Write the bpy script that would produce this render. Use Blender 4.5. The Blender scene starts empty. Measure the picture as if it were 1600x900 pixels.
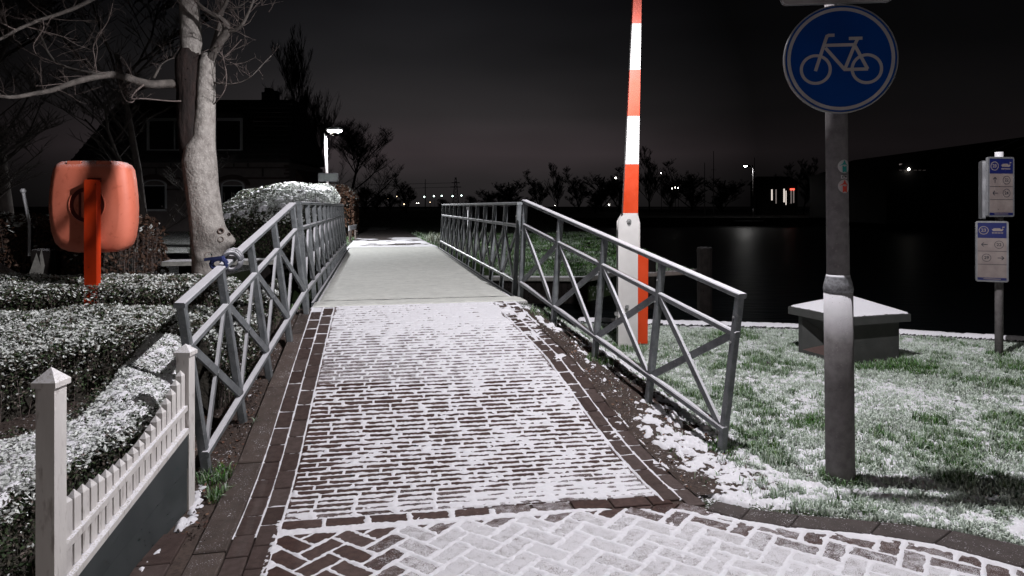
import bpy, math, random
import numpy as np
from mathutils import Vector, Matrix
R = math.radians
random.seed(7)
SC = bpy.context.scene
COL = SC.collection

# ------------------------------------------------------------------ camera, sky, exposure
F, CX, HY, CH = 1070.0, 800.0, 322.0, 1.6          # focal length in photo pixels, centre column, horizon row, eye height
cam_data = bpy.data.cameras.new("camera")
cam_data.sensor_width = 36.0
cam_data.lens = F / 1600 * 36
cam_data.shift_y = -(450 - HY) / 1600
cam_data.clip_start = 0.05
cam_data.clip_end = 5000
cam = bpy.data.objects.new("camera", cam_data)
COL.objects.link(cam)
cam.location = (0, 0, CH)
cam.rotation_euler = (R(90), 0, 0)
SC.camera = cam

world = bpy.data.worlds.new("World")
SC.world = world
world.use_nodes = True
wt = world.node_tree
wt.nodes.clear()
def wn(t, **k):
    n = wt.nodes.new(t)
    for a, b in k.items(): setattr(n, a, b)
    return n
w_out = wn('ShaderNodeOutputWorld'); w_bg = wn('ShaderNodeBackground')
w_tc = wn('ShaderNodeTexCoord'); w_sep = wn('ShaderNodeSeparateXYZ')
w_ramp = wn('ShaderNodeValToRGB')                   # night cloud cover: a little town glow near the horizon
cr = w_ramp.color_ramp
cr.elements[0].position = 0.0; cr.elements[0].color = (0.0150, 0.0135, 0.0140, 1)
cr.elements[1].position = 1.0; cr.elements[1].color = (0.0040, 0.0040, 0.0050, 1)
for p, c in ((0.035, (0.0210, 0.0185, 0.0190)), (0.075, (0.0360, 0.0285, 0.0305)), (0.13, (0.0185, 0.0165, 0.0172)), (0.20, (0.0105, 0.0100, 0.0108)), (0.32, (0.0062, 0.0062, 0.0074))):
    e = cr.elements.new(p); e.color = (*c, 1)
w_no = wn('ShaderNodeTexNoise'); w_no.inputs['Scale'].default_value = 1.6; w_no.inputs['Detail'].default_value = 3
w_mp = wn('ShaderNodeMapping'); w_mp.inputs['Scale'].default_value = (1, 1, 3.5)
w_mr = wn('ShaderNodeMapRange'); w_mr.inputs['From Min'].default_value = 0.3; w_mr.inputs['From Max'].default_value = 0.7
w_mr.inputs['To Min'].default_value = 0.45; w_mr.inputs['To Max'].default_value = 1.45
# the town's glow lies ahead and a little left: brighter that way, fading round to the right
w_dot = wn('ShaderNodeVectorMath', operation='DOT_PRODUCT'); w_dot.inputs[1].default_value = (-0.16, 0.98, 0.05)
w_mr2 = wn('ShaderNodeMapRange'); w_mr2.inputs['From Min'].default_value = 0.87; w_mr2.inputs['From Max'].default_value = 1.0
w_mr2.inputs['To Min'].default_value = 0.22; w_mr2.inputs['To Max'].default_value = 1.35
w_m1 = wn('ShaderNodeMath', operation='MULTIPLY')
SKY_GAIN = 0.85
w_mr2.inputs['To Min'].default_value *= SKY_GAIN; w_mr2.inputs['To Max'].default_value *= SKY_GAIN
L = wt.links.new
L(w_tc.outputs['Generated'], w_sep.inputs[0]); L(w_sep.outputs['Z'], w_ramp.inputs[0])
L(w_tc.outputs['Generated'], w_mp.inputs[0]); L(w_mp.outputs[0], w_no.inputs['Vector']); L(w_no.outputs['Fac'], w_mr.inputs['Value'])
L(w_tc.outputs['Generated'], w_dot.inputs[0]); L(w_dot.outputs['Value'], w_mr2.inputs['Value'])
L(w_mr.outputs[0], w_m1.inputs[0]); L(w_mr2.outputs[0], w_m1.inputs[1])
L(w_ramp.outputs[0], w_bg.inputs['Color']); L(w_m1.outputs[0], w_bg.inputs['Strength']); L(w_bg.outputs[0], w_out.inputs[0])

SC.view_settings.view_transform = 'Standard'
SC.view_settings.look = 'None'
SC.view_settings.exposure = 0.0
SC.view_settings.gamma = 1.0
SC.cycles.use_denoising = True
SC.cycles.max_bounces = 6
SC.cycles.sample_clamp_indirect = 4.0

MAIN_LAMP = dict(power=2450.0, color=(0.99, 0.97, 1.0))
PATH_LAMP = dict(power=2300.0, color=(0.97, 0.985, 1.0))
BACK_LAMP = dict(power=2450.0, color=(1.0, 0.93, 0.90))
FAR_LAMP = dict(power=260.0, color=(1.0, 0.98, 0.95))

# ------------------------------------------------------------------ coordinates
def W(px, py, z):
    """the point at photo pixel (px, py) and depth z metres"""
    return Vector(((px - CX) * z / F, z, CH - (py - HY) * z / F))
PD = Vector((-0.2, 1.0)).normalized()               # direction of the path
PR = Vector((PD.y, -PD.x))                          # across the path, to the right
P0 = Vector((-0.955, 7.02))                         # centre line where the bridge deck begins
def uv(u, v):
    return P0.x + u * PR.x + v * PD.x, P0.y + u * PR.y + v * PD.y
def uvz(u, v, z):
    x, y = uv(u, v); return Vector((x, y, z))
def to_uv(x, y):
    rx, ry = x - P0.x, y - P0.y
    return rx * PR.x + ry * PR.y, rx * PD.x + ry * PD.y
DECK = 0.60
def h_ramp(v):
    t = np.clip((np.asarray(v, float) + 3.45) / 3.37, 0, 1); a = 0.35
    g = np.where(t < a, t * t / (2 * a), t - a / 2) / (1 - a / 2)
    return DECK * g
UL = lambda v: np.interp(v, [-3.5, -2.4, -1.4, 0], [-0.90, -0.89, -0.87, -0.83])
UR = lambda v: np.interp(v, [-3.5, -2.4, -1.4, -0.5, 0], [1.09, 1.05, 0.99, 0.83, 0.76])
def sstep(a, b, x):
    t = np.clip((np.asarray(x, float) - a) / (b - a), 0, 1); return t * t * (3 - 2 * t)
_rng = np.random.RandomState(5)
_LAT = _rng.rand(256, 256)
def vnoise(x, y, s, seed=0):
    x = np.asarray(x) / s + seed * 37.3; y = np.asarray(y) / s + seed * 17.9
    xi = np.floor(x).astype(int); yi = np.floor(y).astype(int)
    fx = x - xi; fy = y - yi
    fx = fx * fx * (3 - 2 * fx); fy = fy * fy * (3 - 2 * fy)
    g = lambda i, j: _LAT[(xi + i) % 256, (yi + j) % 256]
    return (g(0, 0) * (1 - fx) + g(1, 0) * fx) * (1 - fy) + (g(0, 1) * (1 - fx) + g(1, 1) * fx) * fy
def fbm(x, y, s, o=4, seed=0):
    r = 0; a = 0.5; t = 0
    for k in range(o):
        r = r + a * vnoise(x, y, s, seed + k * 3); t += a; a *= 0.55; s *= 0.5
    return r / t                                    # 0..1, mean .5

# quay edge of the near land, as y over x
QX = [-40, -12, -4.2, -2.35, -2.3, 0.30, 0.38, 0.95, 2.16, 3.73, 6.1, 12, 40]
QY = [9.2, 8.4, 7.6, 7.15, 6.95, 7.45, 7.9, 9.55, 9.3, 9.05, 8.15, 5.0, -4]
def quay(x): return np.interp(x, QX, QY)
def h_land(x, y):
    """height of the near land: lawn on the right, path ramp, the garden rising on the left"""
    x = np.asarray(x, float); y = np.asarray(y, float)
    u, v = to_uv(x, y)
    hr = h_ramp(v)
    right = hr * (1 - sstep(0.0, 1.25, u - (UR(v) + 0.22)))
    gz = np.clip((y - 3.0) * 0.14, 0, 0.5)
    left = np.maximum(hr * (1 - sstep(0.0, 0.9, -u + UL(v) - 0.3)), gz * sstep(0.15, 0.7, -u + UL(v) - 0.3))
    h = np.where(u > 0, right, left)
    inside = (u > UL(v) - 0.34) & (u < UR(v) + 0.20)
    return np.where(inside, np.maximum(h, 0) - 0.10, h)
def hl(x, y): return float(h_land(x, y))

# ------------------------------------------------------------------ materials
def nodes_of(name):
    m = bpy.data.materials.new(name); m.use_nodes = True
    nt = m.node_tree; nt.nodes.clear()
    o = nt.nodes.new('ShaderNodeOutputMaterial'); b = nt.nodes.new('ShaderNodeBsdfPrincipled')
    nt.links.new(b.outputs[0], o.inputs[0])
    return m, nt, b
def node(nt, t, ins=None, **k):
    n = nt.nodes.new(t)
    for a, v in k.items(): setattr(n, a, v)
    for a, v in (ins or {}).items():
        if hasattr(v, 'is_output'): nt.links.new(v, n.inputs[a])
        else: n.inputs[a].default_value = v
    return n
def rgb(c): return (c[0], c[1], c[2], 1)
def mixc(nt, fac, a, b):
    n = nt.nodes.new('ShaderNodeMix'); n.data_type = 'RGBA'
    for i, v in ((0, fac), (6, a), (7, b)):
        if hasattr(v, 'is_output'): nt.links.new(v, n.inputs[i])
        else: n.inputs[i].default_value = v if i == 0 else (rgb(v) if len(v) == 3 else v)
    return n.outputs[2]
def thresh(nt, src, a, b, lo=0.0, hi=1.0):
    return node(nt, 'ShaderNodeMapRange', {'Value': src, 'From Min': a, 'From Max': b, 'To Min': lo, 'To Max': hi}).outputs[0]
def noise(nt, scale, detail=4, vec=None, rough=0.55):
    i = {'Scale': scale, 'Detail': detail, 'Roughness': rough}
    if vec is not None: i['Vector'] = vec
    return node(nt, 'ShaderNodeTexNoise', i).outputs['Fac']
def mul(nt, a, b, op='MULTIPLY'):
    return node(nt, 'ShaderNodeMath', {0: a, 1: b}, operation=op).outputs[0]
SNOW = (0.80, 0.785, 0.83)
def M(name, c1, c2=None, scale=12, rough=0.7, bump=0.0, bscale=80, metal=0.0, spec=0.35, frost=0.0, fscale=160, vary=0.0, stretch=None, emit=None, c3=None):
    """wear and grain from two noises; frost = share of upward faces holding fine snow"""
    m, nt, b = nodes_of(name)
    pos = node(nt, 'ShaderNodeNewGeometry')
    vec = pos.outputs['Position']
    if stretch: vec = node(nt, 'ShaderNodeMapping', {'Vector': vec, 'Scale': stretch}).outputs[0]
    n1 = noise(nt, scale, 5, vec)
    col = mixc(nt, thresh(nt, n1, 0.35, 0.65), c1, c2 or c1)
    if c3: col = mixc(nt, thresh(nt, noise(nt, scale * 4.3, 3, vec), 0.58, 0.7), col, c3)
    if vary:
        oi = node(nt, 'ShaderNodeObjectInfo').outputs['Random']
        hs = node(nt, 'ShaderNodeHueSaturation', {'Color': col, 'Value': thresh(nt, oi, 0, 1, 1 - vary, 1 + vary)})
        col = hs.outputs[0]
    if frost:
        nz = node(nt, 'ShaderNodeSeparateXYZ', {0: pos.outputs['Normal']}).outputs['Z']
        up = thresh(nt, nz, 0.35, 0.9)
        grain = thresh(nt, mul(nt, noise(nt, fscale, 2, pos.outputs['Position']), mul(nt, noise(nt, 9, 3, pos.outputs['Position']), 0.35), 'ADD'), 0.86 - frost * 0.55, 0.94 - frost * 0.55)
        col = mixc(nt, mul(nt, up, grain), col, SNOW)
    nt.links.new(col, b.inputs['Base Color'])
    nt.links.new(thresh(nt, n1, 0.2, 0.8, max(rough - 0.1, 0.05), min(rough + 0.1, 1)), b.inputs['Roughness'])
    b.inputs['Metallic'].default_value = metal
    b.inputs['Specular IOR Level'].default_value = spec
    if bump:
        bn = node(nt, 'ShaderNodeBump', {'Strength': 1.0, 'Distance': bump, 'Height': noise(nt, bscale, 5, vec)})
        nt.links.new(bn.outputs[0], b.inputs['Normal'])
    if emit:
        b.inputs['Emission Color'].default_value = rgb(emit[0]); b.inputs['Emission Strength'].default_value = emit[1]
    return m
def brick_mat(name, c1, c2, c3):
    """brick with its own tint; the object's colour alpha says how thickly fine snow dusts it"""
    m, nt, b = nodes_of(name)
    g = node(nt, 'ShaderNodeNewGeometry'); oi = node(nt, 'ShaderNodeObjectInfo'); P = g.outputs['Position']
    col = mixc(nt, thresh(nt, noise(nt, 26, 5, P), 0.4, 0.62), c1, c2)
    col = mixc(nt, thresh(nt, noise(nt, 210, 3, P), 0.6, 0.72), col, c3)
    col = node(nt, 'ShaderNodeHueSaturation', {'Color': col, 'Value': thresh(nt, oi.outputs['Random'], 0, 1, 0.72, 1.28), 'Saturation': thresh(nt, oi.outputs['Random'], 1, 0, 0.8, 1.15)}).outputs[0]
    nz = node(nt, 'ShaderNodeSeparateXYZ', {0: g.outputs['Normal']}).outputs['Z']
    up = thresh(nt, nz, 0.6, 0.95)
    fine = mul(nt, noise(nt, 330, 2, P), mul(nt, noise(nt, 22, 3, P), 0.40), 'ADD')
    lim = thresh(nt, oi.outputs['Alpha'], 0, 1, 1.02, 0.515)
    d = mul(nt, fine, lim, 'SUBTRACT')
    fac = mul(nt, up, thresh(nt, d, 0.0, 0.08, 0.0, 0.80))
    nt.links.new(mixc(nt, fac, col, SNOW), b.inputs['Base Color'])
    b.inputs['Roughness'].default_value = 0.75; b.inputs['Specular IOR Level'].default_value = 0.3
    bn = node(nt, 'ShaderNodeBump', {'Strength': 1.0, 'Distance': 0.0018, 'Height': noise(nt, 300, 4, P)})
    nt.links.new(bn.outputs[0], b.inputs['Normal'])
    return m
def snow_mat(name='snow', tint=SNOW, low=0.93, sc=60):
    m, nt, b = nodes_of(name)
    P = node(nt, 'ShaderNodeNewGeometry').outputs['Position']
    col = mixc(nt, thresh(nt, noise(nt, sc, 6, P, 0.7), 0.32, 0.62), [c * low for c in tint], tint)
    nt.links.new(col, b.inputs['Base Color'])
    b.inputs['Roughness'].default_value = 0.85; b.inputs['Specular IOR Level'].default_value = 0.25
    bn = node(nt, 'ShaderNodeBump', {'Strength': 1.0, 'Distance': 0.0025, 'Height': noise(nt, 260, 5, P)})
    nt.links.new(bn.outputs[0], b.inputs['Normal'])
    return m
def attr_mat(name, rough=0.8, spec=0.25, bump=0.0, trans=0.0):
    """colour comes from the mesh's own colour attribute (each leaf or blade its own green, brown or snow white)"""
    m, nt, b = nodes_of(name)
    a = node(nt, 'ShaderNodeVertexColor', layer_name='tint').outputs['Color']
    nt.links.new(a, b.inputs['Base Color'])
    b.inputs['Roughness'].default_value = rough; b.inputs['Specular IOR Level'].default_value = spec
    if bump:
        bn = node(nt, 'ShaderNodeBump', {'Strength': 1.0, 'Distance': bump, 'Height': noise(nt, 180, 4, node(nt, 'ShaderNodeNewGeometry').outputs['Position'])})
        nt.links.new(bn.outputs[0], b.inputs['Normal'])
    return m
MT = {}
MT['steel'] = M('galvanised_steel', (0.10, 0.108, 0.115), (0.17, 0.18, 0.188), 14, 0.45, 0.0008, 200, 0.25, 0.5, frost=0.95, c3=(0.20, 0.205, 0.21))
MT['post_steel'] = M('weathered_post_steel', (0.11, 0.10, 0.102), (0.165, 0.152, 0.154), 18, 0.8, 0.0014, 220, 0.0, 0.2, frost=0.8, c3=(0.17, 0.155, 0.155))
MT['collar'] = M('frosted_collar_steel', (0.14, 0.14, 0.15), (0.30, 0.30, 0.32), 60, 0.6, 0.001, 260, 0.0, 0.4, frost=1.1)
MT['white_paint'] = M('white_fence_paint', (0.56, 0.53, 0.515), (0.66, 0.63, 0.61), 9, 0.55, 0.0009, 90, frost=0.5, c3=(0.40, 0.365, 0.35), stretch=(1, 1, 0.25))
MT['barrier_white'] = M('white_barrier_paint', (0.52, 0.50, 0.49), (0.58, 0.56, 0.55), 5, 0.45, 0.0003, 90)
MT['barrier_orange'] = M('orange_barrier_paint', (0.50, 0.042, 0.006), (0.55, 0.05, 0.008), 7, 0.4, 0.0002, 90)
MT['orange_post'] = M('orange_post_paint', (0.46, 0.030, 0.003), (0.50, 0.038, 0.006), 7, 0.5, 0.0003, 60)
MT['salmon'] = M('faded_orange_plastic', (0.58, 0.150, 0.090), (0.63, 0.175, 0.11), 4, 0.55, 0.0006, 60, frost=0.35, c3=(0.50, 0.12, 0.07))
MT['salmon_shade'] = M('recess_shade_red', (0.10, 0.012, 0.008), None, 4, 0.6)  # shade of the lifebuoy cabinet's recesses, painted as a dark red
MT['board'] = M('dark_grey_board_paint', (0.036, 0.042, 0.044), (0.050, 0.056, 0.058), 5, 0.6, 0.0004, 60)
MT['concrete'] = M('concrete', (0.16, 0.155, 0.145), (0.25, 0.245, 0.225), 20, 0.85, 0.002, 150, frost=0.55)
MT['kerb'] = M('brown_grey_kerb_concrete', (0.060, 0.044, 0.038), (0.090, 0.068, 0.060), 16, 0.85, 0.0015, 200, frost=0.03, vary=0.25)
MT['asphalt'] = M('dark_kerb_band', (0.055, 0.044, 0.042), (0.080, 0.066, 0.063), 10, 0.9, 0.002, 240, frost=0.03)
MT['cabinet'] = M('grey_cabinet_concrete', (0.042, 0.043, 0.042), (0.060, 0.061, 0.059), 8, 0.7, 0.0008, 120)
MT['niche'] = M('reddish_niche_board', (0.07, 0.042, 0.038), (0.10, 0.065, 0.058), 20, 0.8, 0.001, 120)
MT['snow'] = snow_mat()
MT['deck_snow'] = snow_mat('deck_snow', (0.72, 0.72, 0.68), 0.80, 9)
MT['soil'] = M('garden_soil', (0.040, 0.028, 0.024), (0.078, 0.056, 0.048), 30, 0.95, 0.012, 60, frost=0.06, fscale=60, c3=(0.11, 0.08, 0.065))
MT['lawn'] = M('lawn_ground', (0.020, 0.035, 0.012), (0.04, 0.045, 0.022), 14, 0.95, 0.01, 60, frost=0.30, fscale=90)
MT['bank'] = M('bank_grass', (0.016, 0.032, 0.008), (0.028, 0.045, 0.014), 3, 0.95, 0.02, 30, frost=0.15, fscale=12)
MT['brick'] = brick_mat('paving_brick', (0.052, 0.027, 0.023), (0.080, 0.044, 0.037), (0.12, 0.076, 0.066))
MT['paver'] = brick_mat('dark_paver', (0.056, 0.036, 0.032), (0.078, 0.053, 0.048), (0.10, 0.073, 0.067))
MT['joint'] = M('joint_sand', (0.05, 0.035, 0.03), (0.09, 0.065, 0.055), 60, 0.95, 0.002, 200)
MT['blue'] = M('blue_sign_film', (0.001, 0.046, 0.24), (0.001, 0.052, 0.27), 3, 0.7, spec=0.12)
MT['navy'] = M('navy_sign_print', (0.004, 0.007, 0.055), None, 3, 0.5)
MT['sign_white'] = M('white_sign_film', (0.40, 0.37, 0.37), (0.46, 0.43, 0.43), 10, 0.5)
MT['sign_paper'] = M('cream_sign_print', (0.125, 0.10, 0.096), (0.16, 0.132, 0.125), 10, 0.6)
MT['sign_rim'] = M('aluminium_sign_rim', (0.15, 0.15, 0.16), (0.20, 0.20, 0.21), 10, 0.4, metal=0.5)
MT['sign_back'] = M('grey_sign_back', (0.16, 0.17, 0.17), (0.20, 0.21, 0.21), 10, 0.6)
MT['black'] = M('black_print', (0.015, 0.015, 0.02), None, 3, 0.5)
MT['teal'] = M('teal_sticker', (0.01, 0.26, 0.24), None, 3, 0.4)
MT['red'] = M('red_sticker', (0.60, 0.05, 0.03), None, 3, 0.4)
MT['bark'] = M('pale_grey_bark', (0.17, 0.152, 0.14), (0.29, 0.268, 0.25), 16, 0.9, 0.013, 38, c3=(0.36, 0.34, 0.31), stretch=(1, 1, 0.8))
MT['limb_bark'] = M('rough_limb_bark', (0.055, 0.048, 0.044), (0.125, 0.11, 0.10), 15, 0.9, 0.008, 50, c3=(0.10, 0.085, 0.08))
MT['old_bark'] = M('dark_flaking_bark', (0.008, 0.005, 0.0045), (0.026, 0.016, 0.014), 16, 0.9, 0.01, 40, stretch=(1, 1, 0.35))
MT['twig'] = M('twig_bark', (0.085, 0.065, 0.06), (0.15, 0.12, 0.11), 20, 0.85)
MT['dark_bark'] = M('dark_bark', (0.035, 0.028, 0.026), (0.06, 0.05, 0.045), 10, 0.9)
MT['wound'] = M('knot_wood', (0.10, 0.075, 0.065), (0.17, 0.13, 0.115), 60, 0.9, 0.003, 150)
MT['leaf'] = attr_mat('hedge_leaves', 0.8, 0.2)
MT['grass'] = attr_mat('grass_blades', 0.85, 0.15)
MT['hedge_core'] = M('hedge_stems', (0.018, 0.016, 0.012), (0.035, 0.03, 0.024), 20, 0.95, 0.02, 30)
MT['house_brick'] = M('dark_house_brick', (0.050, 0.032, 0.030), (0.075, 0.05, 0.045), 6, 0.9, 0.004, 30)
MT['house_white'] = M('painted_house_wall', (0.15, 0.125, 0.125), (0.19, 0.16, 0.16), 3, 0.85)
MT['roof'] = M('dark_roof_tiles', (0.035, 0.030, 0.032), (0.055, 0.048, 0.05), 8, 0.75)
MT['house_frame'] = M('white_window_frame', (0.50, 0.50, 0.52), None, 4, 0.6)
MT['glass'] = M('dark_window_glass', (0.008, 0.009, 0.012), None, 4, 0.08, spec=0.6)
MT['timber'] = M('old_timber', (0.16, 0.13, 0.12), (0.25, 0.21, 0.19), 10, 0.85, 0.003, 60, frost=0.3)
MT['dark_timber'] = M('dark_timber', (0.009, 0.0075, 0.007), (0.018, 0.015, 0.014), 10, 0.9, 0.003, 60, spec=0.1, frost=0.2)
MT['silhouette'] = M('far_dark_wood', (0.016, 0.015, 0.015), (0.024, 0.022, 0.022), 1, 0.95)
MT['lamp_body'] = M('grey_lamp_housing', (0.30, 0.31, 0.32), None, 5, 0.5)
MT['navy_strap'] = M('navy_strap', (0.02, 0.03, 0.10), (0.03, 0.04, 0.13), 40, 0.8)
MT['grey_tube'] = M('grey_tube_cover', (0.10, 0.10, 0.115), (0.17, 0.17, 0.185), 40, 0.7, frost=0.5)
MT['bolt'] = M('zinc_bolt', (0.30, 0.30, 0.30), (0.42, 0.42, 0.42), 40, 0.35, metal=0.6)
def emis(name, c, s):
    m, nt, b = nodes_of(name)
    b.inputs['Base Color'].default_value = rgb(c); b.inputs['Emission Color'].default_value = rgb(c); b.inputs['Emission Strength'].default_value = s
    return m
MT['lens'] = emis('lit_lamp_lens', (1, 0.98, 0.95), 60)
MT['far_white'] = emis('far_white_light', (1, 0.95, 0.86), 14)
MT['far_green'] = emis('far_pale_green_light', (0.75, 1.0, 0.9), 9)
MT['far_warm'] = emis('far_warm_light', (1, 0.72, 0.45), 6)
MT['far_red'] = emis('far_red_light', (1, 0.10, 0.06), 2.5)
MT['lit_pane'] = emis('lit_window_pane', (1, 0.88, 0.80), 0.9)
MT['lit_pane_dim'] = emis('dim_lit_pane', (1, 0.85, 0.8), 0.16)
m, nt, b = nodes_of('canal_water')
b.inputs['Base Color'].default_value = (0.004, 0.005, 0.006, 1); b.inputs['Roughness'].default_value = 0.36
b.inputs['Specular IOR Level'].default_value = 0.015
_p = node(nt, 'ShaderNodeMapping', {'Vector': node(nt, 'ShaderNodeNewGeometry').outputs['Position'], 'Scale': (0.5, 1.6, 1)}).outputs[0]
_b = node(nt, 'ShaderNodeBump', {'Strength': 0.55, 'Distance': 0.05, 'Height': noise(nt, 2.2, 4, _p)})
nt.links.new(_b.outputs[0], b.inputs['Normal'])
MT['water'] = m

# ------------------------------------------------------------------ mesh helpers
class MB:
    def __init__(s): s.v = []; s.f = []
    def add(s, vs, fs):
        o = len(s.v); s.v += [tuple(p) for p in vs]; s.f += [tuple(i + o for i in f) for f in fs]; return s
    def box(s, x0, x1, y0, y1, z0, z1, bev=0.0):
        if bev <= 0:
            return s.add([(x0, y0, z0), (x1, y0, z0), (x1, y1, z0), (x0, y1, z0), (x0, y0, z1), (x1, y0, z1), (x1, y1, z1), (x0, y1, z1)],
                         [(0, 3, 2, 1), (4, 5, 6, 7), (0, 1, 5, 4), (1, 2, 6, 5), (2, 3, 7, 6), (3, 0, 4, 7)])
        return s.prism([(x0, y0), (x1, y0), (x1, y1), (x0, y1)], z0, z1, bev)
    def prism(s, poly, z0, z1, bev=0.0, h=None):
        """upright prism over a plan polygon, top edge bevelled; h(x, y) adds the ground's height"""
        n = len(poly); H = (lambda x, y: float(h(x, y))) if h else (lambda x, y: 0.0)
        a = sum(poly[i][0] * poly[(i + 1) % n][1] - poly[(i + 1) % n][0] * poly[i][1] for i in range(n))
        if a < 0: poly = poly[::-1]
        vs = [(x, y, z0 + H(x, y)) for x, y in poly]
        rings = [z1 - bev, z1] if bev else [z1]
        for k, zz in enumerate(rings):
            ins = bev if k == 1 else 0
            for i in range(n):
                p = Vector(poly[i]); q = Vector(poly[i - 1]); r = Vector(poly[(i + 1) % n])
                if ins:
                    d1 = (q - p); d2 = (r - p)
                    if d1.length > 1e-6 and d2.length > 1e-6:
                        p = p + (d1.normalized() + d2.normalized()) * ins
                vs.append((p.x, p.y, zz + H(p.x, p.y)))
        fs = [tuple(range(n))[::-1]]
        for k in range(len(rings)):
            for i in range(n):
                j = (i + 1) % n
                fs.append((k * n + i, k * n + j, (k + 1) * n + j, (k + 1) * n + i))
        fs.append(tuple(range(len(rings) * n, (len(rings) + 1) * n)))
        return s.add(vs, fs)
    def beam(s, p, q, w, d, up=(0, 0, 1), ext=0.0, bev=0.0):
        """bar from p to q, w across, d along `up`"""
        p = Vector(p); q = Vector(q); t = (q - p).normalized(); p = p - t * ext; q = q + t * ext
        sd = t.cross(Vector(up)).normalized(); u = sd.cross(t).normalized()
        c = min(w, d) * 0.18 if bev else 0
        if c:
            pr = [(-w / 2 + c, -d / 2), (w / 2 - c, -d / 2), (w / 2, -d / 2 + c), (w / 2, d / 2 - c), (w / 2 - c, d / 2), (-w / 2 + c, d / 2), (-w / 2, d / 2 - c), (-w / 2, -d / 2 + c)]
        else:
            pr = [(-w / 2, -d / 2), (w / 2, -d / 2), (w / 2, d / 2), (-w / 2, d / 2)]
        n = len(pr)
        vs = [e + sd * a + u * b2 for e in (p, q) for a, b2 in pr]
        fs = [tuple(range(n)), tuple(range(2 * n - 1, n - 1, -1))] + [(i, i + n, (i + 1) % n + n, (i + 1) % n) for i in range(n)]
        return s.add(vs, fs)
    def tube(s, pts, rad, n=8, caps=True, wob=0.0, seed=0):
        pts = [Vector(p) for p in pts]
        if not hasattr(rad, '__len__'): rad = [rad] * len(pts)
        rings = []; rr = random.Random(seed)
        ref = None
        for i, p in enumerate(pts):
            t = (pts[min(i + 1, len(pts) - 1)] - pts[max(i - 1, 0)]).normalized()
            if ref is None: ref = Vector((1, 0, 0)) if abs(t.x) < 0.8 else Vector((0, 1, 0))
            a = t.cross(ref).normalized(); b2 = a.cross(t).normalized() * -1; ref = b2 * -1 if False else ref
            rings.append([p + (a * math.cos(2 * math.pi * k / n) + b2 * math.sin(2 * math.pi * k / n)) * rad[i] * (1 + (rr.random() - 0.5) * wob) for k in range(n)])
        vs = [q for r_ in rings for q in r_]
        fs = [(i * n + k, i * n + (k + 1) % n, (i + 1) * n + (k + 1) % n, (i + 1) * n + k) for i in range(len(pts) - 1) for k in range(n)]
        if caps: fs += [tuple(range(n))[::-1], tuple(range((len(pts) - 1) * n, len(pts) * n))]
        return s.add(vs, fs)
    def lathe(s, c, prof, n=24):
        """(radius, height) profile about the vertical through c"""
        c = Vector(c)
        return s.tube([c + Vector((0, 0, z)) for r_, z in prof], [r_ for r_, z in prof], n) if False else s.add(
            [(c.x + r_ * math.cos(2 * math.pi * k / n), c.y + r_ * math.sin(2 * math.pi * k / n), c.z + z) for r_, z in prof for k in range(n)],
            [(i * n + k, i * n + (k + 1) % n, (i + 1) * n + (k + 1) % n, (i + 1) * n + k) for i in range(len(prof) - 1) for k in range(n)]
            + [tuple(range(n))[::-1], tuple(range((len(prof) - 1) * n, len(prof) * n))])
    def frame(s, fr, poly, z0, z1):
        """a plate: outline poly (a, b) in the frame fr = (origin, right, up, normal), from z0 to z1 along the normal"""
        o, r_, u, nn = fr; n = len(poly)
        vs = [o + r_ * a + u * b2 + nn * z for z in (z0, z1) for a, b2 in poly]
        fs = [tuple(range(n))[::-1], tuple(range(n, 2 * n))] + [(i, (i + 1) % n, (i + 1) % n + n, i + n) for i in range(n)]
        return s.add(vs, fs)
def tag(o, label=None, cat=None, group=None, kind=None):
    if label: o['label'] = label
    if cat: o['category'] = cat
    if group: o['group'] = group
    if kind: o['kind'] = kind
    return o
def link(name, me, mat, parent=None, loc=(0, 0, 0), smooth=False):
    if mat and not me.materials: me.materials.append(mat)
    o = bpy.data.objects.new(name, me); COL.objects.link(o)
    o.location = loc
    if parent: o.parent = parent
    if smooth: me.polygons.foreach_set('use_smooth', [True] * len(me.polygons))
    return o
def obj(name, mb, mat, parent=None, smooth=False):
    """world-space shape as one object; a child is stored relative to its thing's base"""
    base = Vector((0, 0, 0)); q = parent
    while q is not None: base += q.location; q = q.parent
    if parent is None and mb.v:
        base = Vector(mb.v[0])
    me = bpy.data.meshes.new(name)
    me.from_pydata([(v[0] - base.x, v[1] - base.y, v[2] - base.z) for v in mb.v], [], mb.f)
    me.update()
    return link(name, me, mat, parent, (0, 0, 0) if parent else base, smooth)
def empty(name, loc, label=None, cat=None, group=None, kind=None):
    o = bpy.data.objects.new(name, None); COL.objects.link(o); o.location = loc
    return tag(o, label, cat, group, kind)
def kids(o): return [c for c in COL.objects if c.parent == o]
def copy_tree(o, loc=None, rz=None, label=None, parent=None, sc=None):
    c = o.copy(); COL.objects.link(c); c.parent = parent
    if loc is not None: c.location = loc
    if rz is not None: c.rotation_euler = (0, 0, rz)
    if sc is not None: c.scale = sc
    if label: c['label'] = label
    for ch in kids_map.get(o.name, []): copy_tree(ch, parent=c)
    return c
kids_map = {}
def remember(o):
    kids_map[o.name] = kids(o)
    for c in kids_map[o.name]: remember(c)
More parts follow.
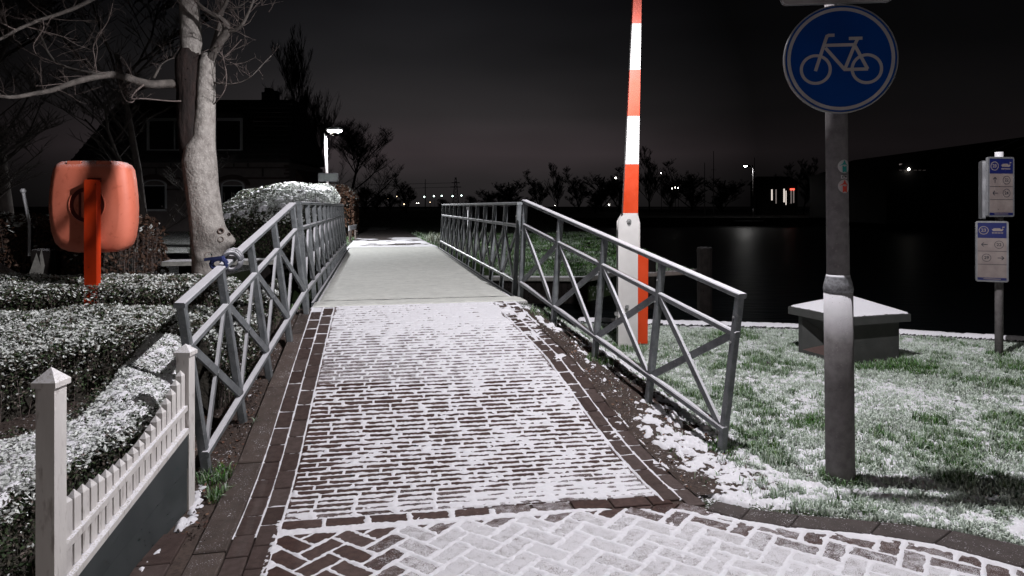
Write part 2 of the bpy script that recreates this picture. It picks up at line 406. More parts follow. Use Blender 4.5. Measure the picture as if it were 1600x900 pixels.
def arr_mesh(name, V, Fa, mat, parent=None, tint=None, smooth=False, loc=(0, 0, 0)):
    """numpy verts (n,3), faces (m,k)"""
    V = np.asarray(V, np.float32); Fa = np.asarray(Fa, np.int32); k = Fa.shape[1]
    me = bpy.data.meshes.new(name)
    me.vertices.add(len(V)); me.vertices.foreach_set('co', V.ravel())
    me.loops.add(Fa.size); me.loops.foreach_set('vertex_index', Fa.ravel())
    me.polygons.add(len(Fa)); me.polygons.foreach_set('loop_start', np.arange(0, Fa.size, k, dtype=np.int32))
    try: me.polygons.foreach_set('loop_total', np.full(len(Fa), k, np.int32))
    except Exception: pass
    me.polygons.foreach_set('use_smooth', np.full(len(Fa), smooth, bool))
    me.update(calc_edges=True)
    if tint is not None:
        ca = me.color_attributes.new('tint', 'FLOAT_COLOR', 'POINT')
        t = np.ones((len(V), 4), np.float32); t[:, :3] = tint
        ca.data.foreach_set('color', t.ravel())
    return link(name, me, mat, parent, loc)
def grid(name, X, Y, Z, mat, keep=None, parent=None, smooth=True):
    n, m_ = X.shape
    idx = np.arange(n * m_).reshape(n, m_)
    Q = np.stack([idx[:-1, :-1], idx[:-1, 1:], idx[1:, 1:], idx[1:, :-1]], -1).reshape(-1, 4)
    V = np.stack([X.ravel(), Y.ravel(), Z.ravel()], -1)
    if keep is not None:
        k = keep.ravel()[Q].any(1); Q = Q[k]
        used = np.unique(Q); mp = np.zeros(len(V), np.int32); mp[used] = np.arange(len(used)); Q = mp[Q]; V = V[used]
    # make faces look up
    a = V[Q[0][1]] - V[Q[0][0]]; b2 = V[Q[0][2]] - V[Q[0][0]]
    if np.cross(a, b2)[2] < 0: Q = Q[:, ::-1]
    return arr_mesh(name, V, Q, mat, parent, smooth=smooth)

# ------------------------------------------------------------------ the lamps' light
def lamp_light(name, loc, power, color, parent, radius=0.028):
    """a street-lamp light: nothing above the lamp, more out to the sides than straight down (its reflector's spread)"""
    ld = bpy.data.lights.new(name, 'POINT'); ld.energy = power; ld.color = color; ld.shadow_soft_size = radius
    ld.use_nodes = True
    nt = ld.node_tree; em = [n for n in nt.nodes if n.type == 'EMISSION'][0]
    tc = nt.nodes.new('ShaderNodeTexCoord'); sp = nt.nodes.new('ShaderNodeSeparateXYZ')
    ramp = nt.nodes.new('ShaderNodeFloatCurve'); mr = nt.nodes.new('ShaderNodeMath'); mr.operation = 'MULTIPLY'; mr.inputs[1].default_value = LDIR
    nt.links.new(tc.outputs['Normal'], sp.inputs[0]); nt.links.new(sp.outputs['Z'], mr.inputs[0]); nt.links.new(mr.outputs[0], ramp.inputs['Value'])
    c = ramp.mapping.curves[0]                       # x = cosine of the angle from straight down, y = relative strength
    pts = [(0.0, 0.03), (0.10, 0.12), (0.20, 0.42), (0.30, 0.72), (0.42, 0.90), (0.60, 0.62), (0.80, 0.40), (1.0, 0.30)]
    c.points[0].location = pts[0]; c.points[1].location = pts[-1]
    for p in pts[1:-1]: c.points.new(*p)
    ramp.mapping.update()
    nt.links.new(ramp.outputs[0], em.inputs['Strength'])
    o = bpy.data.objects.new(name, ld); COL.objects.link(o)
    base = Vector((0, 0, 0)); q = parent
    while q is not None: base += q.location; q = q.parent
    o.parent = parent; o.location = Vector(loc) - base
    return o
LDIR = -1.0

def street_lamp(base, top_z, head_off, label, light, group=None, thick=(0.078, 0.062), collar_z=1.13, lean=(0, 0), kind_name='street_lamp', lens='lens', name_light='lamp_light'):
    """stepped steel post, short arm, flat head with a lit lens under it"""
    b0 = Vector(base)
    t = empty(kind_name, b0, label, 'street lamp', group)
    r1, r2 = thick
    L_ = lambda z: Vector((b0.x + lean[0] * z, b0.y + lean[1] * z, b0.z + z))
    lower = MB(); lower.tube([L_(-0.15), L_(0), L_(collar_z * 0.5), L_(collar_z)], [r1 * 1.02, r1, r1, r1], 28)
    obj('lower_post', lower, MT['post_steel'], t, True)
    col = MB(); col.tube([L_(collar_z + 0.0005), L_(collar_z + 0.02), L_(collar_z + 0.05), L_(collar_z + 0.085), L_(collar_z + 0.10)], [r1 * 1.015, r1 * 1.04, r1 * 0.97, r2 * 1.08, r2 * 1.02], 28)
    obj('collar', col, MT['collar'], t, True)
    up = MB(); top = L_(top_z)
    up.tube([L_(collar_z + 0.08), L_(top_z * 0.5), top], [r2, r2 * 0.96, r2 * 0.8], 24)
    obj('upper_post', up, MT['post_steel'], t, True)
    ho = Vector(head_off); hd = ho.normalized()
    arm = MB(); arm.tube([top - Vector((0, 0, 0.02)), top + Vector((0, 0, 0.05)) + hd * 0.06, top + ho * 0.6 + Vector((0, 0, 0.08))], [r2 * 0.8, r2 * 0.6, r2 * 0.45], 12)
    obj('arm', arm, MT['lamp_body'], t, True)
    c = top + ho + Vector((0, 0, 0.08)); sd = Vector((-hd.y, hd.x, 0))
    head = MB()
    ring = [(-0.26, 0.05), (-0.18, 0.10), (0.15, 0.12), (0.24, 0.07), (0.24, -0.07), (0.15, -0.12), (-0.18, -0.10), (-0.26, -0.05)]
    fr = (c, hd, sd, Vector((0, 0, 1)))
    head.frame(fr, ring, 0.0, 0.05); head.frame(fr, [(a * 0.8, b2 * 0.7) for a, b2 in ring], 0.05, 0.085)
    hdo = obj('lamp_head', head, MT['lamp_body'], t)
    ln = MB(); ln.frame(fr, [(a * 0.80, b2 * 0.9) for a, b2 in ring], -0.045, -0.002); ln.frame(fr, [(a * 0.62, b2 * 0.8) for a, b2 in ring], -0.085, -0.046); ln.frame(fr, [(a * 0.38, b2 * 0.6) for a, b2 in ring], -0.115, -0.086)
    obj('lamp_lens', ln, MT[lens], hdo)
    if light: lamp_light(name_light, c + Vector((0, 0, -0.19)), light['power'], light['color'], t)
    return t

# ================================================================== THE SETTING
# ---- ground sheet to the horizon (canal bed), water, land
g = MB(); g.add([(-2500, -60, -1.6), (2500, -60, -1.6), (2500, 4000, -1.6), (-2500, 4000, -1.6)], [(0, 1, 2, 3)])
tag(obj('ground', g, MT['soil']), kind='structure')
g = MB(); g.add([(-600, -50, -0.55), (900, -50, -0.55), (900, 900, -0.55), (-600, 900, -0.55)], [(0, 1, 2, 3)])
tag(obj('canal_water', g, MT['water']), kind='structure')
# near land: columns in x, rows from behind the camera to the quay edge, then the bank face
def land(name, xs, n, y0, yedge, hfun, mat, down=-1.5, concentrate=1.0):
    T = np.linspace(0, 1, n) ** concentrate
    X = np.repeat(xs[:, None], n, 1); YE = yedge(xs)
    Y = y0 + (YE[:, None] - y0) * (1 - (1 - T[None, :]) ** 1.0)
    Z = hfun(X, Y)
    X = np.concatenate([X, X[:, -1:]], 1); Y = np.concatenate([Y, Y[:, -1:] + 0.12], 1); Z = np.concatenate([Z, np.full((len(xs), 1), down)], 1)
    return grid(name, X, Y, Z, mat, smooth=False)
xs_l = np.unique(np.concatenate([np.linspace(-40, -9, 16), np.arange(-9, -1.2, 0.07)]))
xs_m = np.arange(-1.2 - 0.02, 0.9, 0.07)
def garden_h(x, y):
    u, v = to_uv(x, y)
    return h_land(x, y) + (fbm(x, y, 0.35, 3, 1) - 0.5) * 0.03 - 0.035 * ((u < -1.2) & (u > -1.85) & (y < 3.75))
def split_x(y): return np.interp(y, [-3, 2.99, 3.5, 7.0, 9], [0.4, 0.4, -0.2, -0.9, -1.2])
# soil to the left of the path's middle, lawn to the right: two sheets that meet under the paving
def sheet_between(name, side, mat, hf):
    ys = np.unique(np.concatenate([np.linspace(-3, 1.8, 10), np.arange(1.8, 9.7, 0.06)]))
    t = np.linspace(0, 1, 130) ** 1.6
    XS = split_x(ys)
    far = -40.0 if side < 0 else 40.0
    near = 9.0
    span = np.concatenate([np.linspace(0, 1, 150) * near, near + (np.linspace(0.03, 1, 25)) * (abs(far) - near)])
    X = XS[:, None] + side * span[None, :]
    Y = np.repeat(ys[:, None], len(span), 1)
    Q = quay(X)
    Yc = np.minimum(Y, Q)
    Z = hf(X, Yc)
    Z = np.where(Y > Q + 0.07, -1.5, Z)
    return grid(name, X, np.where(Y > Q, Q + (Y > Q + 0.07) * 0.05, Y), Z, mat, smooth=True)
tag(sheet_between('garden_soil', -1, MT['soil'], garden_h), kind='structure')
def lawn_h(x, y):
    return h_land(x, y) + (fbm(x, y, 0.5, 3, 2) - 0.5) * 0.035 - 0.01
tag(sheet_between('lawn', 1, MT['lawn'], lawn_h), kind='structure')
V_s, U_s = np.meshgrid(np.arange(-3.58, -0.25, 0.03), np.arange(0.2, 0.86, 0.03), indexing='ij')
u_s = UR(V_s) + U_s; X_s, Y_s = uv(u_s, V_s)
tag(grid('verge_soil', np.array(X_s), np.array(Y_s), h_land(np.array(X_s), np.array(Y_s)) + 0.020 * sstep(0.86, 0.70, U_s) - 0.014 + (fbm(X_s, Y_s, 0.12, 3, 81) - 0.5) * 0.03, MT['soil']), kind='structure')
# far bank behind the bridge: meadow on both sides of the path, open water to the right of it
FBX = [-60, -6, -5.0, -3.9, -1.6, 1.5, 2.2, 3.2]
def far_edge(x): return np.interp(x, [-60, -8, -5, 1.6, 2.4], [15.5, 15.2, 15.3, 15.1, 16.5])
def far_h(x, y):
    u, v = to_uv(x, y)
    base = 0.02 + 0.28 * sstep(17, 30, y)
    em = 0.52 * (1 - sstep(1.2, 2.6, np.abs(u)))
    pathz = np.interp(v, [9.4, 20, 60], [0.56, 0.42, 0.1])
    return np.maximum(base + (fbm(x, y, 1.2, 3, 4) - 0.5) * 0.10, np.where(np.abs(u) < 1.4, pathz - 0.06, em * pathz / 0.52 * 0.9 + base * 0.2))
vs_ = np.concatenate([np.linspace(0, 8, 60), np.linspace(8.3, 60, 90)])
us_ = np.concatenate([np.linspace(-60, -8, 20), np.linspace(-7.8, 6.4, 110)])
U, V_ = np.meshgrid(us_, vs_)
X = U.copy(); Y = far_edge(X) + V_
X = np.where(X > -5, X, X); X = X + np.where(U > 2, 0.0, 0)
X = np.minimum(X, 2.4 + (Y - 15) * 0.03)
Zf = far_h(X, Y); Zf[0, :] = -1.5
Zf = np.where(U > 6.3, -1.5, Zf)
tag(grid('far_meadow', X, Y, Zf, MT['bank']), kind='structure')
g = MB(); g.box(-600, 60, 74, 900, -1.5, 0.35); tag(obj('far_land', g, MT['silhouette']), kind='structure')
g = MB(); g.prism([(14, 82), (26, 80), (60, 78), (400, 90), (400, 300), (14, 300)], -1.5, 0.25); tag(obj('far_quay', g, MT['dark_timber']), kind='structure')

# ---- bricks
def brick_mesh(name, lx, ly, h=0.06, bev=0.004):
    mb = MB(); mb.box(-lx / 2, lx / 2, -ly / 2, ly / 2, -h, 0, bev)
    me = bpy.data.meshes.new(name); me.from_pydata(mb.v, [], mb.f); me.update(); return me
def place(me, mat, parent, x, y, z, ang, slope=0.0, dust=0.3, name='brick'):
    """slope = rise per metre along the path"""
    o = link(name, me, mat, parent)
    ax = Matrix.Rotation(ang, 4, 'Z')
    tilt = Matrix.Rotation(math.atan(slope), 4, Vector((PR.x, PR.y, 0)))
    jit = Matrix.Rotation(random.uniform(-0.006, 0.006), 4, 'X') @ Matrix.Rotation(random.uniform(-0.006, 0.006), 4, 'Y')
    o.matrix_local = Matrix.Translation((x, y, z + random.uniform(-0.0015, 0.0015))) @ tilt @ jit @ ax
    o.color = (1, 1, 1, dust)
    return o
PANG = math.atan2(PR.y, PR.x)                        # world angle of the across-path direction
path = empty('path', (0, 0, 0), kind='structure')
RB_L, RB_W, PITCH, LP = 0.203, 0.0485, 0.0565, 0.212  # ramp brick, row pitch, brick pitch
me_rb = brick_mesh('ramp_brick', RB_L, RB_W)
V0 = -3.47
def slant(u): return -0.045 * u                      # the rows run a touch askew at the bottom
ramp_bricks = []
rows = int((0 - V0) / PITCH)
rr = random.Random(3)
row_off = [rr.random() * LP if k % 2 else (rr.random() * 0.3 + 0.5) * LP for k in range(rows + 1)]
def row_v(k, u):
    f = k / rows
    return V0 + (k + 0.5) * PITCH - 0.040 * (u - 0.1) * (1 - f)
for k in range(rows):
    u = -1.2 + row_off[k]
    while u < 1.3:
        v = row_v(k, u)
        lo, hi = float(UL(v)), float(UR(v))
        a, b_ = max(u - RB_L / 2, lo + 0.003), min(u + RB_L / 2, hi - 0.003)
        if b_ - a > 0.03: ramp_bricks.append((k, a, b_))
        u += LP
stuff = MB(); n_ind = 0
for k, a, b_ in ramp_bricks:
    uc = (a + b_) / 2; v = row_v(k, uc); full = abs(b_ - a - RB_L) < 0.002
    z = float(h_ramp(v)); s_ = float(h_ramp(v + 0.03) - h_ramp(v - 0.03)) / 0.06
    x, y = uv(uc, v)
    dust = float(np.clip(0.10 + 0.25 * (uc + 0.9) / 2 + 0.55 * sstep(-1.6, -0.4, v) + 0.35 * sstep(-3.05, -3.4, v) + random.uniform(-.12, .12), 0, 1))
    if n_ind < 300:
        me = me_rb if full else brick_mesh('ramp_brick_cut', b_ - a, RB_W)
        place(me, MT['brick'], path, x, y, z, PANG - 0.04 * (1 - k / rows), s_, dust); n_ind += 1
    else:
        sk = 0.04 * (1 - k / rows)
        poly = [uv(q, v + w - (q - uc) * sk) for q, w in ((a, -RB_W / 2), (b_, -RB_W / 2), (b_, RB_W / 2), (a, RB_W / 2))]
        stuff.prism(poly, -0.06, 0.0, 0.004, lambda xx, yy: h_ramp(to_uv(xx, yy)[1]))
o = obj('bricks', stuff, MT['brick'], path); o['kind'] = 'stuff'; o.color = (1, 1, 1, 0.6)
# joint sand under the bricks
def ribbon(name, fl, fr, v0, v1, dz, mat, parent, n=60):
    v = np.linspace(v0, v1, n); w = np.linspace(0, 1, 6)
    Vv = np.repeat(v[:, None], 6, 1); Uu = fl(v)[:, None] * (1 - w) + fr(v)[:, None] * w
    X_, Y_ = uv(Uu, Vv)
    return grid(name, X_, Y_, h_ramp(Vv) + dz, mat, parent=parent)
ribbon('joint_sand', lambda v: UL(v) - 0.34, lambda v: UR(v) + 0.24, -6.0, -0.04, -0.016, MT['joint'], path)
# border bricks, lengthwise, two columns each side; kerb stones outside the left ones
edge = empty('path_border', (0, 0, 0), kind='structure')
me_bb = brick_mesh('border_brick', 0.098, 0.202)
def strip(cols, side, v_from, v_to, first, pitch=0.21):
    for c in range(cols):
        v = v_from + (0.05 if c % 2 else 0.14)
        while v < v_to:
            ub = (float(UL(v)) - 0.055 - c * 0.105) if side < 0 else (float(UR(v)) + 0.058 + c * 0.105)
            ub2 = (float(UL(v + 0.1)) - float(UL(v - 0.1)) if side < 0 else float(UR(v + 0.1)) - float(UR(v - 0.1))) / 0.2
            x, y = uv(ub, v); s_ = float(h_ramp(v + 0.05) - h_ramp(v - 0.05)) / 0.1
            place(me_bb, MT['paver'], edge, x, y, float(h_ramp(v)) + 0.002, PANG - math.atan(ub2), s_, random.uniform(-0.05, 0.14) + (0.25 if v > -0.6 else 0), 'brick')
            v += pitch
strip(2, -1, -5.6, -0.18, 0)
strip(2, 1, -3.62, -0.12, 0)
kme = {}
v = -5.7
while v < -0.5:
    ln_ = 0.985 if v < -1.3 else 0.6
    if v + ln_ > -0.05: break
    vm = v + ln_ / 2
    mb = MB()
    poly = []
    for q, off in ((v + 0.004, -0.215), (v + ln_ - 0.004, -0.215)): poly.append(uv(float(UL(q)) + off, q))
    for q, off in ((v + ln_ - 0.004, -1), (v + 0.004, -1)): poly.append(uv(float(UL(q)) - 0.215 - float(np.interp(q, [-5.5, -2.0, -0.3], [0.15, 0.14, 0.10])), q))
    mb.prism(poly, -0.15, 0.012, 0.006, lambda xx, yy: h_ramp(to_uv(xx, yy)[1]))
    obj('kerb_stone', mb, MT['kerb'], edge)
    v += ln_ + 0.008
# the right kerb band sweeping round the lawn
band_in = [(1.02, 3.60), (1.16, 3.48), (1.38, 3.40), (1.74, 3.325), (1.99, 3.23), (2.24, 3.02), (2.42, 2.75), (2.55, 2.35), (2.6, 1.6)]
band_out = [(1.10, 3.70), (1.25, 3.60), (1.48, 3.53), (1.86, 3.45), (2.16, 3.36), (2.50, 3.14), (2.72, 2.86), (2.88, 2.45), (2.95, 1.6)]
for i in range(len(band_in) - 1):
    a, b_, c, d = Vector(band_in[i]), Vector(band_in[i + 1]), Vector(band_out[i + 1]), Vector(band_out[i])
    gp = (b_ - a).normalized() * 0.0015
    mb = MB(); mb.prism([tuple(a + gp), tuple(b_ - gp), tuple(c - gp), tuple(d + gp)], -0.15, 0.010, 0.005)
    obj('kerb_stone', mb, MT['asphalt'], edge)

# ---- herringbone paving in front of the ramp, and the soldier row
pave = empty('pavement', (0, 0, 0), kind='structure')
def clip_poly(poly, a, b_):
    """keep the part left of a->b"""
    out = []; n = len(poly)
    sd = lambda p: (b_[0] - a[0]) * (p[1] - a[1]) - (b_[1] - a[1]) * (p[0] - a[0])
    for i in range(n):
        p, q = poly[i], poly[(i + 1) % n]; sp_, sq = sd(p), sd(q)
        if sp_ >= 0: out.append(p)
        if sp_ * sq < 0:
            t = sp_ / (sp_ - sq); out.append((p[0] + (q[0] - p[0]) * t, p[1] + (q[1] - p[1]) * t))
    return out
def poly_area(p): return 0.5 * sum(p[i][0] * p[(i + 1) % len(p)][1] - p[(i + 1) % len(p)][0] * p[i][1] for i in range(len(p)))
def row_line(u, dv): return uv(u, V0 + dv - 0.04 * (u - 0.1))
SOL_T, SOL_B = -0.004, -0.105                         # soldier row, below the ramp's first row
sol = []
u = -0.90 + 0.10
while u < 1.16:
    a, b_ = u - 0.104, u + 0.104
    b_ = min(b_, 1.14)
    sol.append([row_line(a + 0.004, SOL_B), row_line(b_ - 0.004, SOL_B), row_line(b_ - 0.004, SOL_T), row_line(a + 0.004, SOL_T)])
    u += 0.214
uu_l = [uv(-0.905, -3.3), uv(-0.905, -6.2)]
region = [uv(-0.905, -6.0), (2.60, 1.0), (2.9, 4.05), row_line(1.5, SOL_B - 0.006), row_line(-0.905, SOL_B - 0.006)]
bchain = [row_line(1.14, SOL_T)] + [p for p in band_in[1:]]
me_pv = brick_mesh('paver_brick', 0.197, 0.095)
hb = []                                               # (polygon, centre, angle, full)
HA = PANG + R(45) - 0.02; Wc = 0.1035
ca, sa = math.cos(HA), math.sin(HA)
OX, OY = 0.3, 3.0
def area_full(): return 0.197 * 0.095
for i in range(-48, 48):
    for j in range(-48, 48):
        s_ = (i - j) % 4
        if s_ == 0: cx_, cy_, hor = i + 1.0, j + 0.5, True
        elif s_ == 3: cx_, cy_, hor = i + 0.5, j + 1.0, False
        else: continue
        x = OX + (cx_ * ca - cy_ * sa) * Wc; y = OY + (cx_ * sa + cy_ * ca) * Wc
        if not (-2.2 < x < 3.2 and 1.2 < y < 4.1): continue
        ang = HA + (0 if hor else R(90))
        ex, ey = Vector((math.cos(ang), math.sin(ang))), Vector((-math.sin(ang), math.cos(ang)))
        c = Vector((x, y)); q = [tuple(c + ex * a * 0.0985 + ey * b_ * 0.0475) for a, b_ in ((-1, -1), (1, -1), (1, 1), (-1, 1))]
        full_a = poly_area(q); p = q
        for k in range(len(region)):
            p = clip_poly(p, region[k], region[(k + 1) % len(region)])
            if len(p) < 3: break
        if len(p) < 3: continue
        ok = True
        for k in range(len(bchain) - 1):
            a_, b_ = bchain[k], bchain[k + 1]
            if min(a_[0], b_[0]) - 0.11 < x < max(a_[0], b_[0]) + 0.11 and min(a_[1], b_[1]) - 0.11 < y < max(a_[1], b_[1]) + 0.11:
                p = clip_poly(p, b_, a_)
                if len(p) < 3: ok = False; break
        if not ok or y > np.interp(x, [q_[0] for q_ in bchain], [q_[1] for q_ in bchain]) + 0.05 or x > 2.60: continue
        if poly_area(p) < 0.12 * full_a: continue
        hb.append((p, (x, y), ang, poly_area(p) > 0.995 * full_a))
hb.sort(key=lambda e: abs(e[1][1] - 3.2) + 0.25 * abs(e[1][0] - 0.5))
def dust_at(x, y):
    u, v = to_uv(x, y)
    d = 0.95 * sstep(-0.62, -0.15, u) * (1 - 0.45 * sstep(0.65, 1.0, u + 1.6 * (v + 3.75)))
    d = d * (0.45 + 0.55 * sstep(-3.60, -3.72, v))
    return float(np.clip(d + random.uniform(-0.07, 0.07), 0, 1))
n_ind = 0; stuff = MB()
for p in sol:
    mb = MB(); mb.prism(p, -0.06, 0.0, 0.004); o = obj('brick', mb, MT['brick'], pave)
    cx_ = sum(q[0] for q in p) / 4; o.color = (1, 1, 1, float(0.55 * sstep(-0.35, 0.05, cx_) * (1 - sstep(0.25, 0.5, cx_)) + 0.05)); n_ind += 1
for p, c, ang, full in hb:
    d = dust_at(*c)
    if n_ind < 296:
        if full: place(me_pv, MT['brick'], pave, c[0], c[1], 0.0, ang, 0, d)
        else:
            mb = MB(); mb.prism(p, -0.06, 0.0, 0.0035); o = obj('brick', mb, MT['brick'], pave); o.color = (1, 1, 1, d)
        n_ind += 1
    else: stuff.prism(p, -0.06, 0.0, 0.0035)
if stuff.v:
    o = obj('bricks', stuff, MT['brick'], pave); o['kind'] = 'stuff'; o.color = (1, 1, 1, 0.7)
mb = MB(); mb.prism([uv(-0.93, -6.1), (2.7, 1.1), (2.62, 2.3), (2.3, 3.06), (1.8, 3.4), (1.2, 3.6), uv(1.2, -3.45), uv(-0.93, -3.42)], -0.2, -0.012); obj('joint_sand', mb, MT['joint'], pave)
# dark pavers between the left kerb and the picket fence
walk = empty('footway', (0, 0, 0), kind='structure')
me_wk = brick_mesh('footway_paver', 0.296, 0.146)
left_lim = lambda v: -1.40
for c in range(3):
    u = -1.36 - 0.152 * c; v = -5.75 + (0.15 if c % 2 else 0)
    while v < -3.0 - 0.12 * c:
        x, y = uv(u - 0.05, v)
        if x > -1.63 and hl(x, y) < 0.05 and not (y > 3.55 and x < -1.6):
            place(me_wk, MT['paver'], walk, x, y, max(hl(x, y), 0) + 0.006, PANG + R(90), 0, random.uniform(-0.1, 0.12), 'paving_stone')
        v += 0.304
mb = MB(); mb.prism([uv(-1.26, -6), uv(-1.26, -3.0), uv(-1.8, -3.35), (-1.66, 2.4), (-1.66, 1.2)], -0.2, -0.010); obj('joint_sand', mb, MT['joint'], walk)

# ---- snow: a heightfield lying in the joints and over part of the brick tops
def inside_dist(X, Y, polys):
    D = np.full(X.shape, -0.01)
    x0, y0 = X[0, 0], Y[0, 0]; dx = X[0, 1] - X[0, 0]; dy = Y[1, 0] - Y[0, 0]
    for p in polys:
        xs_ = [q[0] for q in p]; ys_ = [q[1] for q in p]
        i0 = max(int((min(xs_) - x0) / dx) - 1, 0); i1 = min(int((max(xs_) - x0) / dx) + 2, X.shape[1])
        j0 = max(int((min(ys_) - y0) / dy) - 1, 0); j1 = min(int((max(ys_) - y0) / dy) + 2, X.shape[0])
        if i1 <= i0 or j1 <= j0: continue
        xx = X[j0:j1, i0:i1]; yy = Y[j0:j1, i0:i1]; d = np.full(xx.shape, 1.0)
        for k in range(len(p)):
            a, b_ = p[k], p[(k + 1) % len(p)]; l = math.hypot(b_[0] - a[0], b_[1] - a[1])
            if l < 1e-6: continue
            d = np.minimum(d, ((b_[0] - a[0]) * (yy - a[1]) - (b_[1] - a[1]) * (xx - a[0])) / l)
        D[j0:j1, i0:i1] = np.maximum(D[j0:j1, i0:i1], d)
    return D
# ramp, in path coordinates
st = 0.0062
U, V_ = np.meshgrid(np.arange(-1.16, 1.40, st), np.arange(V0 - 0.12, -0.03, 0.0048))
polys = []
for k, a, b_ in ramp_bricks:
    f = 0.04 * (1 - k / rows); uc = (a + b_) / 2; v = row_v(k, uc)
    polys.append([(a, v - RB_W / 2 - (a - uc) * f), (b_, v - RB_W / 2 - (b_ - uc) * f), (b_, v + RB_W / 2 - (b_ - uc) * f), (a, v + RB_W / 2 - (a - uc) * f)])
D = inside_dist(U, V_, polys)
n1 = fbm(U, V_, 0.05, 3, 11); n2 = fbm(U, V_, 0.55, 3, 12); n3 = fbm(U, V_, 0.16, 3, 13); n4 = vnoise(U, V_, 0.014, 19)
cov = -0.0058 + 0.0072 * sstep(-1.6, -0.35, V_) + 0.0020 * sstep(-0.7, 0.4, U) - 0.0018 * sstep(-0.40, -0.75, U) + 0.0034 * sstep(-3.22, -3.40, V_) + (n2 - 0.5) * 0.0045
t = cov + 0.0100 * np.exp(-(np.maximum(D, 0) / (0.0084 + 0.012 * (n1 - 0.45))) ** 2) + (n1 - 0.5) * 0.0115 + (n3 - 0.5) * 0.0065 + (n4 - 0.5) * 0.0050
t = np.minimum(t, 0.0065 + (n1 - 0.5) * 0.004)
ul, ur = UL(V_), UR(V_)
bl = sstep(0.0, 0.02, U - ul + (n1 - 0.5) * 0.05) * sstep(0.0, 0.02, ur - U + (n3 - 0.5) * 0.06) * sstep(V0 - 0.005, V0 + 0.02, V_ + 0.04 * (U - 0.1) + (n1 - .5) * 0.015)
t = t * bl - 0.012 * (1 - bl)
# border columns: snow only in their joints
jl = np.minimum(np.abs(U - (ul - 0.003)), np.abs(U - (ul - 0.1065))); jl = np.minimum(jl, np.abs(U - (ul - 0.212)))
jr = np.minimum(np.abs(U - (ur + 0.004)), np.abs(U - (ur + 0.110))); jr = np.minimum(jr, np.abs(U - (ur + 0.222)))
cross = np.abs(((V_ + 5.6 - 0.14 + 0.105) % 0.21) - 0.0); cross = np.minimum(cross, 0.21 - cross)
cross2 = np.abs(((V_ + 5.6 - 0.05 + 0.105) % 0.21)); cross2 = np.minimum(cross2, 0.21 - cross2)
crx = np.where(np.where(U < 0, ul - U, U - ur) < 0.107, cross, cross2)
jd = np.where(U < 0, jl, jr); amount = 0.001 + 0.0045 * sstep(-1.3, -0.4, V_) + 0.0035 * sstep(-0.3, 1.0, U)
tb = -0.0075 + amount + 0.0085 * np.exp(-(jd / 0.007) ** 2) + 0.007 * np.exp(-(crx / 0.007) ** 2) * (0.35 + 0.65 * sstep(-1.4, -0.5, V_)) + (n1 - 0.5) * 0.012 + (n3 - 0.5) * 0.010
brd = ((U < ul) & (U > ul - 0.23)) | ((U > ur) & (U < ur + 0.24))
t = np.where(brd, np.maximum(tb, np.where((U > ul - 0.02) & (U < ur + 0.02), t, -1)), t)
Xw, Yw = uv(U, V_)
o = grid('snow', Xw, Yw, h_ramp(V_) + t, MT['snow'], keep=(t > -0.0035) & (U > ul - 0.24) & (U < ur + 0.24))
tag(o, 'thin snow caught in the brick joints of the ramp up to the bridge', 'snow', kind='stuff')
# herringbone, in world coordinates
X, Y = np.meshgrid(np.arange(-1.45, 2.66, st), np.arange(1.9, 3.80, st))
D = inside_dist(X, Y, [e[0] for e in hb] + sol)
U, V_ = to_uv(X, Y)
n1 = fbm(X, Y, 0.05, 3, 21); n2 = fbm(X, Y, 0.5, 3, 22); n3 = fbm(X, Y, 0.02, 2, 23)
edge_r = np.interp(X, [p[0] for p in band_in], [p[1] for p in band_in])
inn = (U > -0.93) & (Y < edge_r + 0.015) & (V_ < V0 - 0.04 * (U - 0.1) + 0.004)
cov = -0.0072 + 0.0022 * sstep(-0.75, -0.2, U) + (n2 - 0.5) * 0.003
jw = 0.0095 * (0.62 + 0.45 * sstep(-0.95, -0.5, U) + (n1 - .5) * 0.7)
t = cov + 0.0095 * np.exp(-(np.maximum(D, 0) / jw) ** 2) + (n1 - 0.5) * 0.008 + (n3 - 0.5) * 0.0095
dd = np.minimum(edge_r - Y, 0.2)
t = t + 0.010 * np.exp(-((dd - 0.02) / 0.03) ** 2) * (n1 + 0.1) * sstep(0.9, 1.2, X)
t = np.where(inn, np.minimum(t, 0.006 + (n3 - 0.5) * 0.003), -0.02)
o = grid('snow', X, Y, t, MT['snow'], keep=t > -0.0035)
tag(o, 'snow lines tracing the herringbone bricks in front of the ramp', 'snow', kind='stuff')

# ---- the bridge
bridge = empty('footbridge', uvz(0, 0, DECK), 'flat footbridge deck under smooth snow between two steel railings', 'footbridge')
HW = 1.035
BL = 9.45
hflat = None
th = MB(); th.prism([uv(-1.05, -0.085), uv(1.13, -0.055), uv(1.13, 0.30), uv(-1.04, 0.30)], 0.18, DECK + 0.004, 0.012); obj('threshold_beam', th, MT['concrete'], bridge)
wing = MB(); wing.prism([uv(-1.05, -0.22), uv(-0.86, -0.20), uv(-0.86, -0.09), uv(-1.05, -0.092)], 0.15, DECK - 0.03, 0.01); obj('threshold_wing', wing, MT['concrete'], bridge)
dk = MB(); dk.prism([uv(-HW, 0.325), uv(HW + 0.01, 0.325), uv(HW - 0.02, BL), uv(-HW, BL)], DECK - 0.16, DECK, 0.008); obj('deck', dk, MT['concrete'], bridge)
for s_ in (-1, 1):
    gmb = MB(); gmb.beam(uvz(s_ * 0.9, 0.0, DECK - 0.32), uvz(s_ * 0.9, BL + 0.2, DECK - 0.32), 0.12, 0.30); obj('girder', gmb, MT['steel'], bridge)
    ch = MB(); ch.beam(uvz(s_ * 1.075, 0.30, DECK - 0.07), uvz(s_ * 1.075, BL, DECK - 0.07), 0.025, 0.14); obj('edge_beam', ch, MT['steel'], bridge)
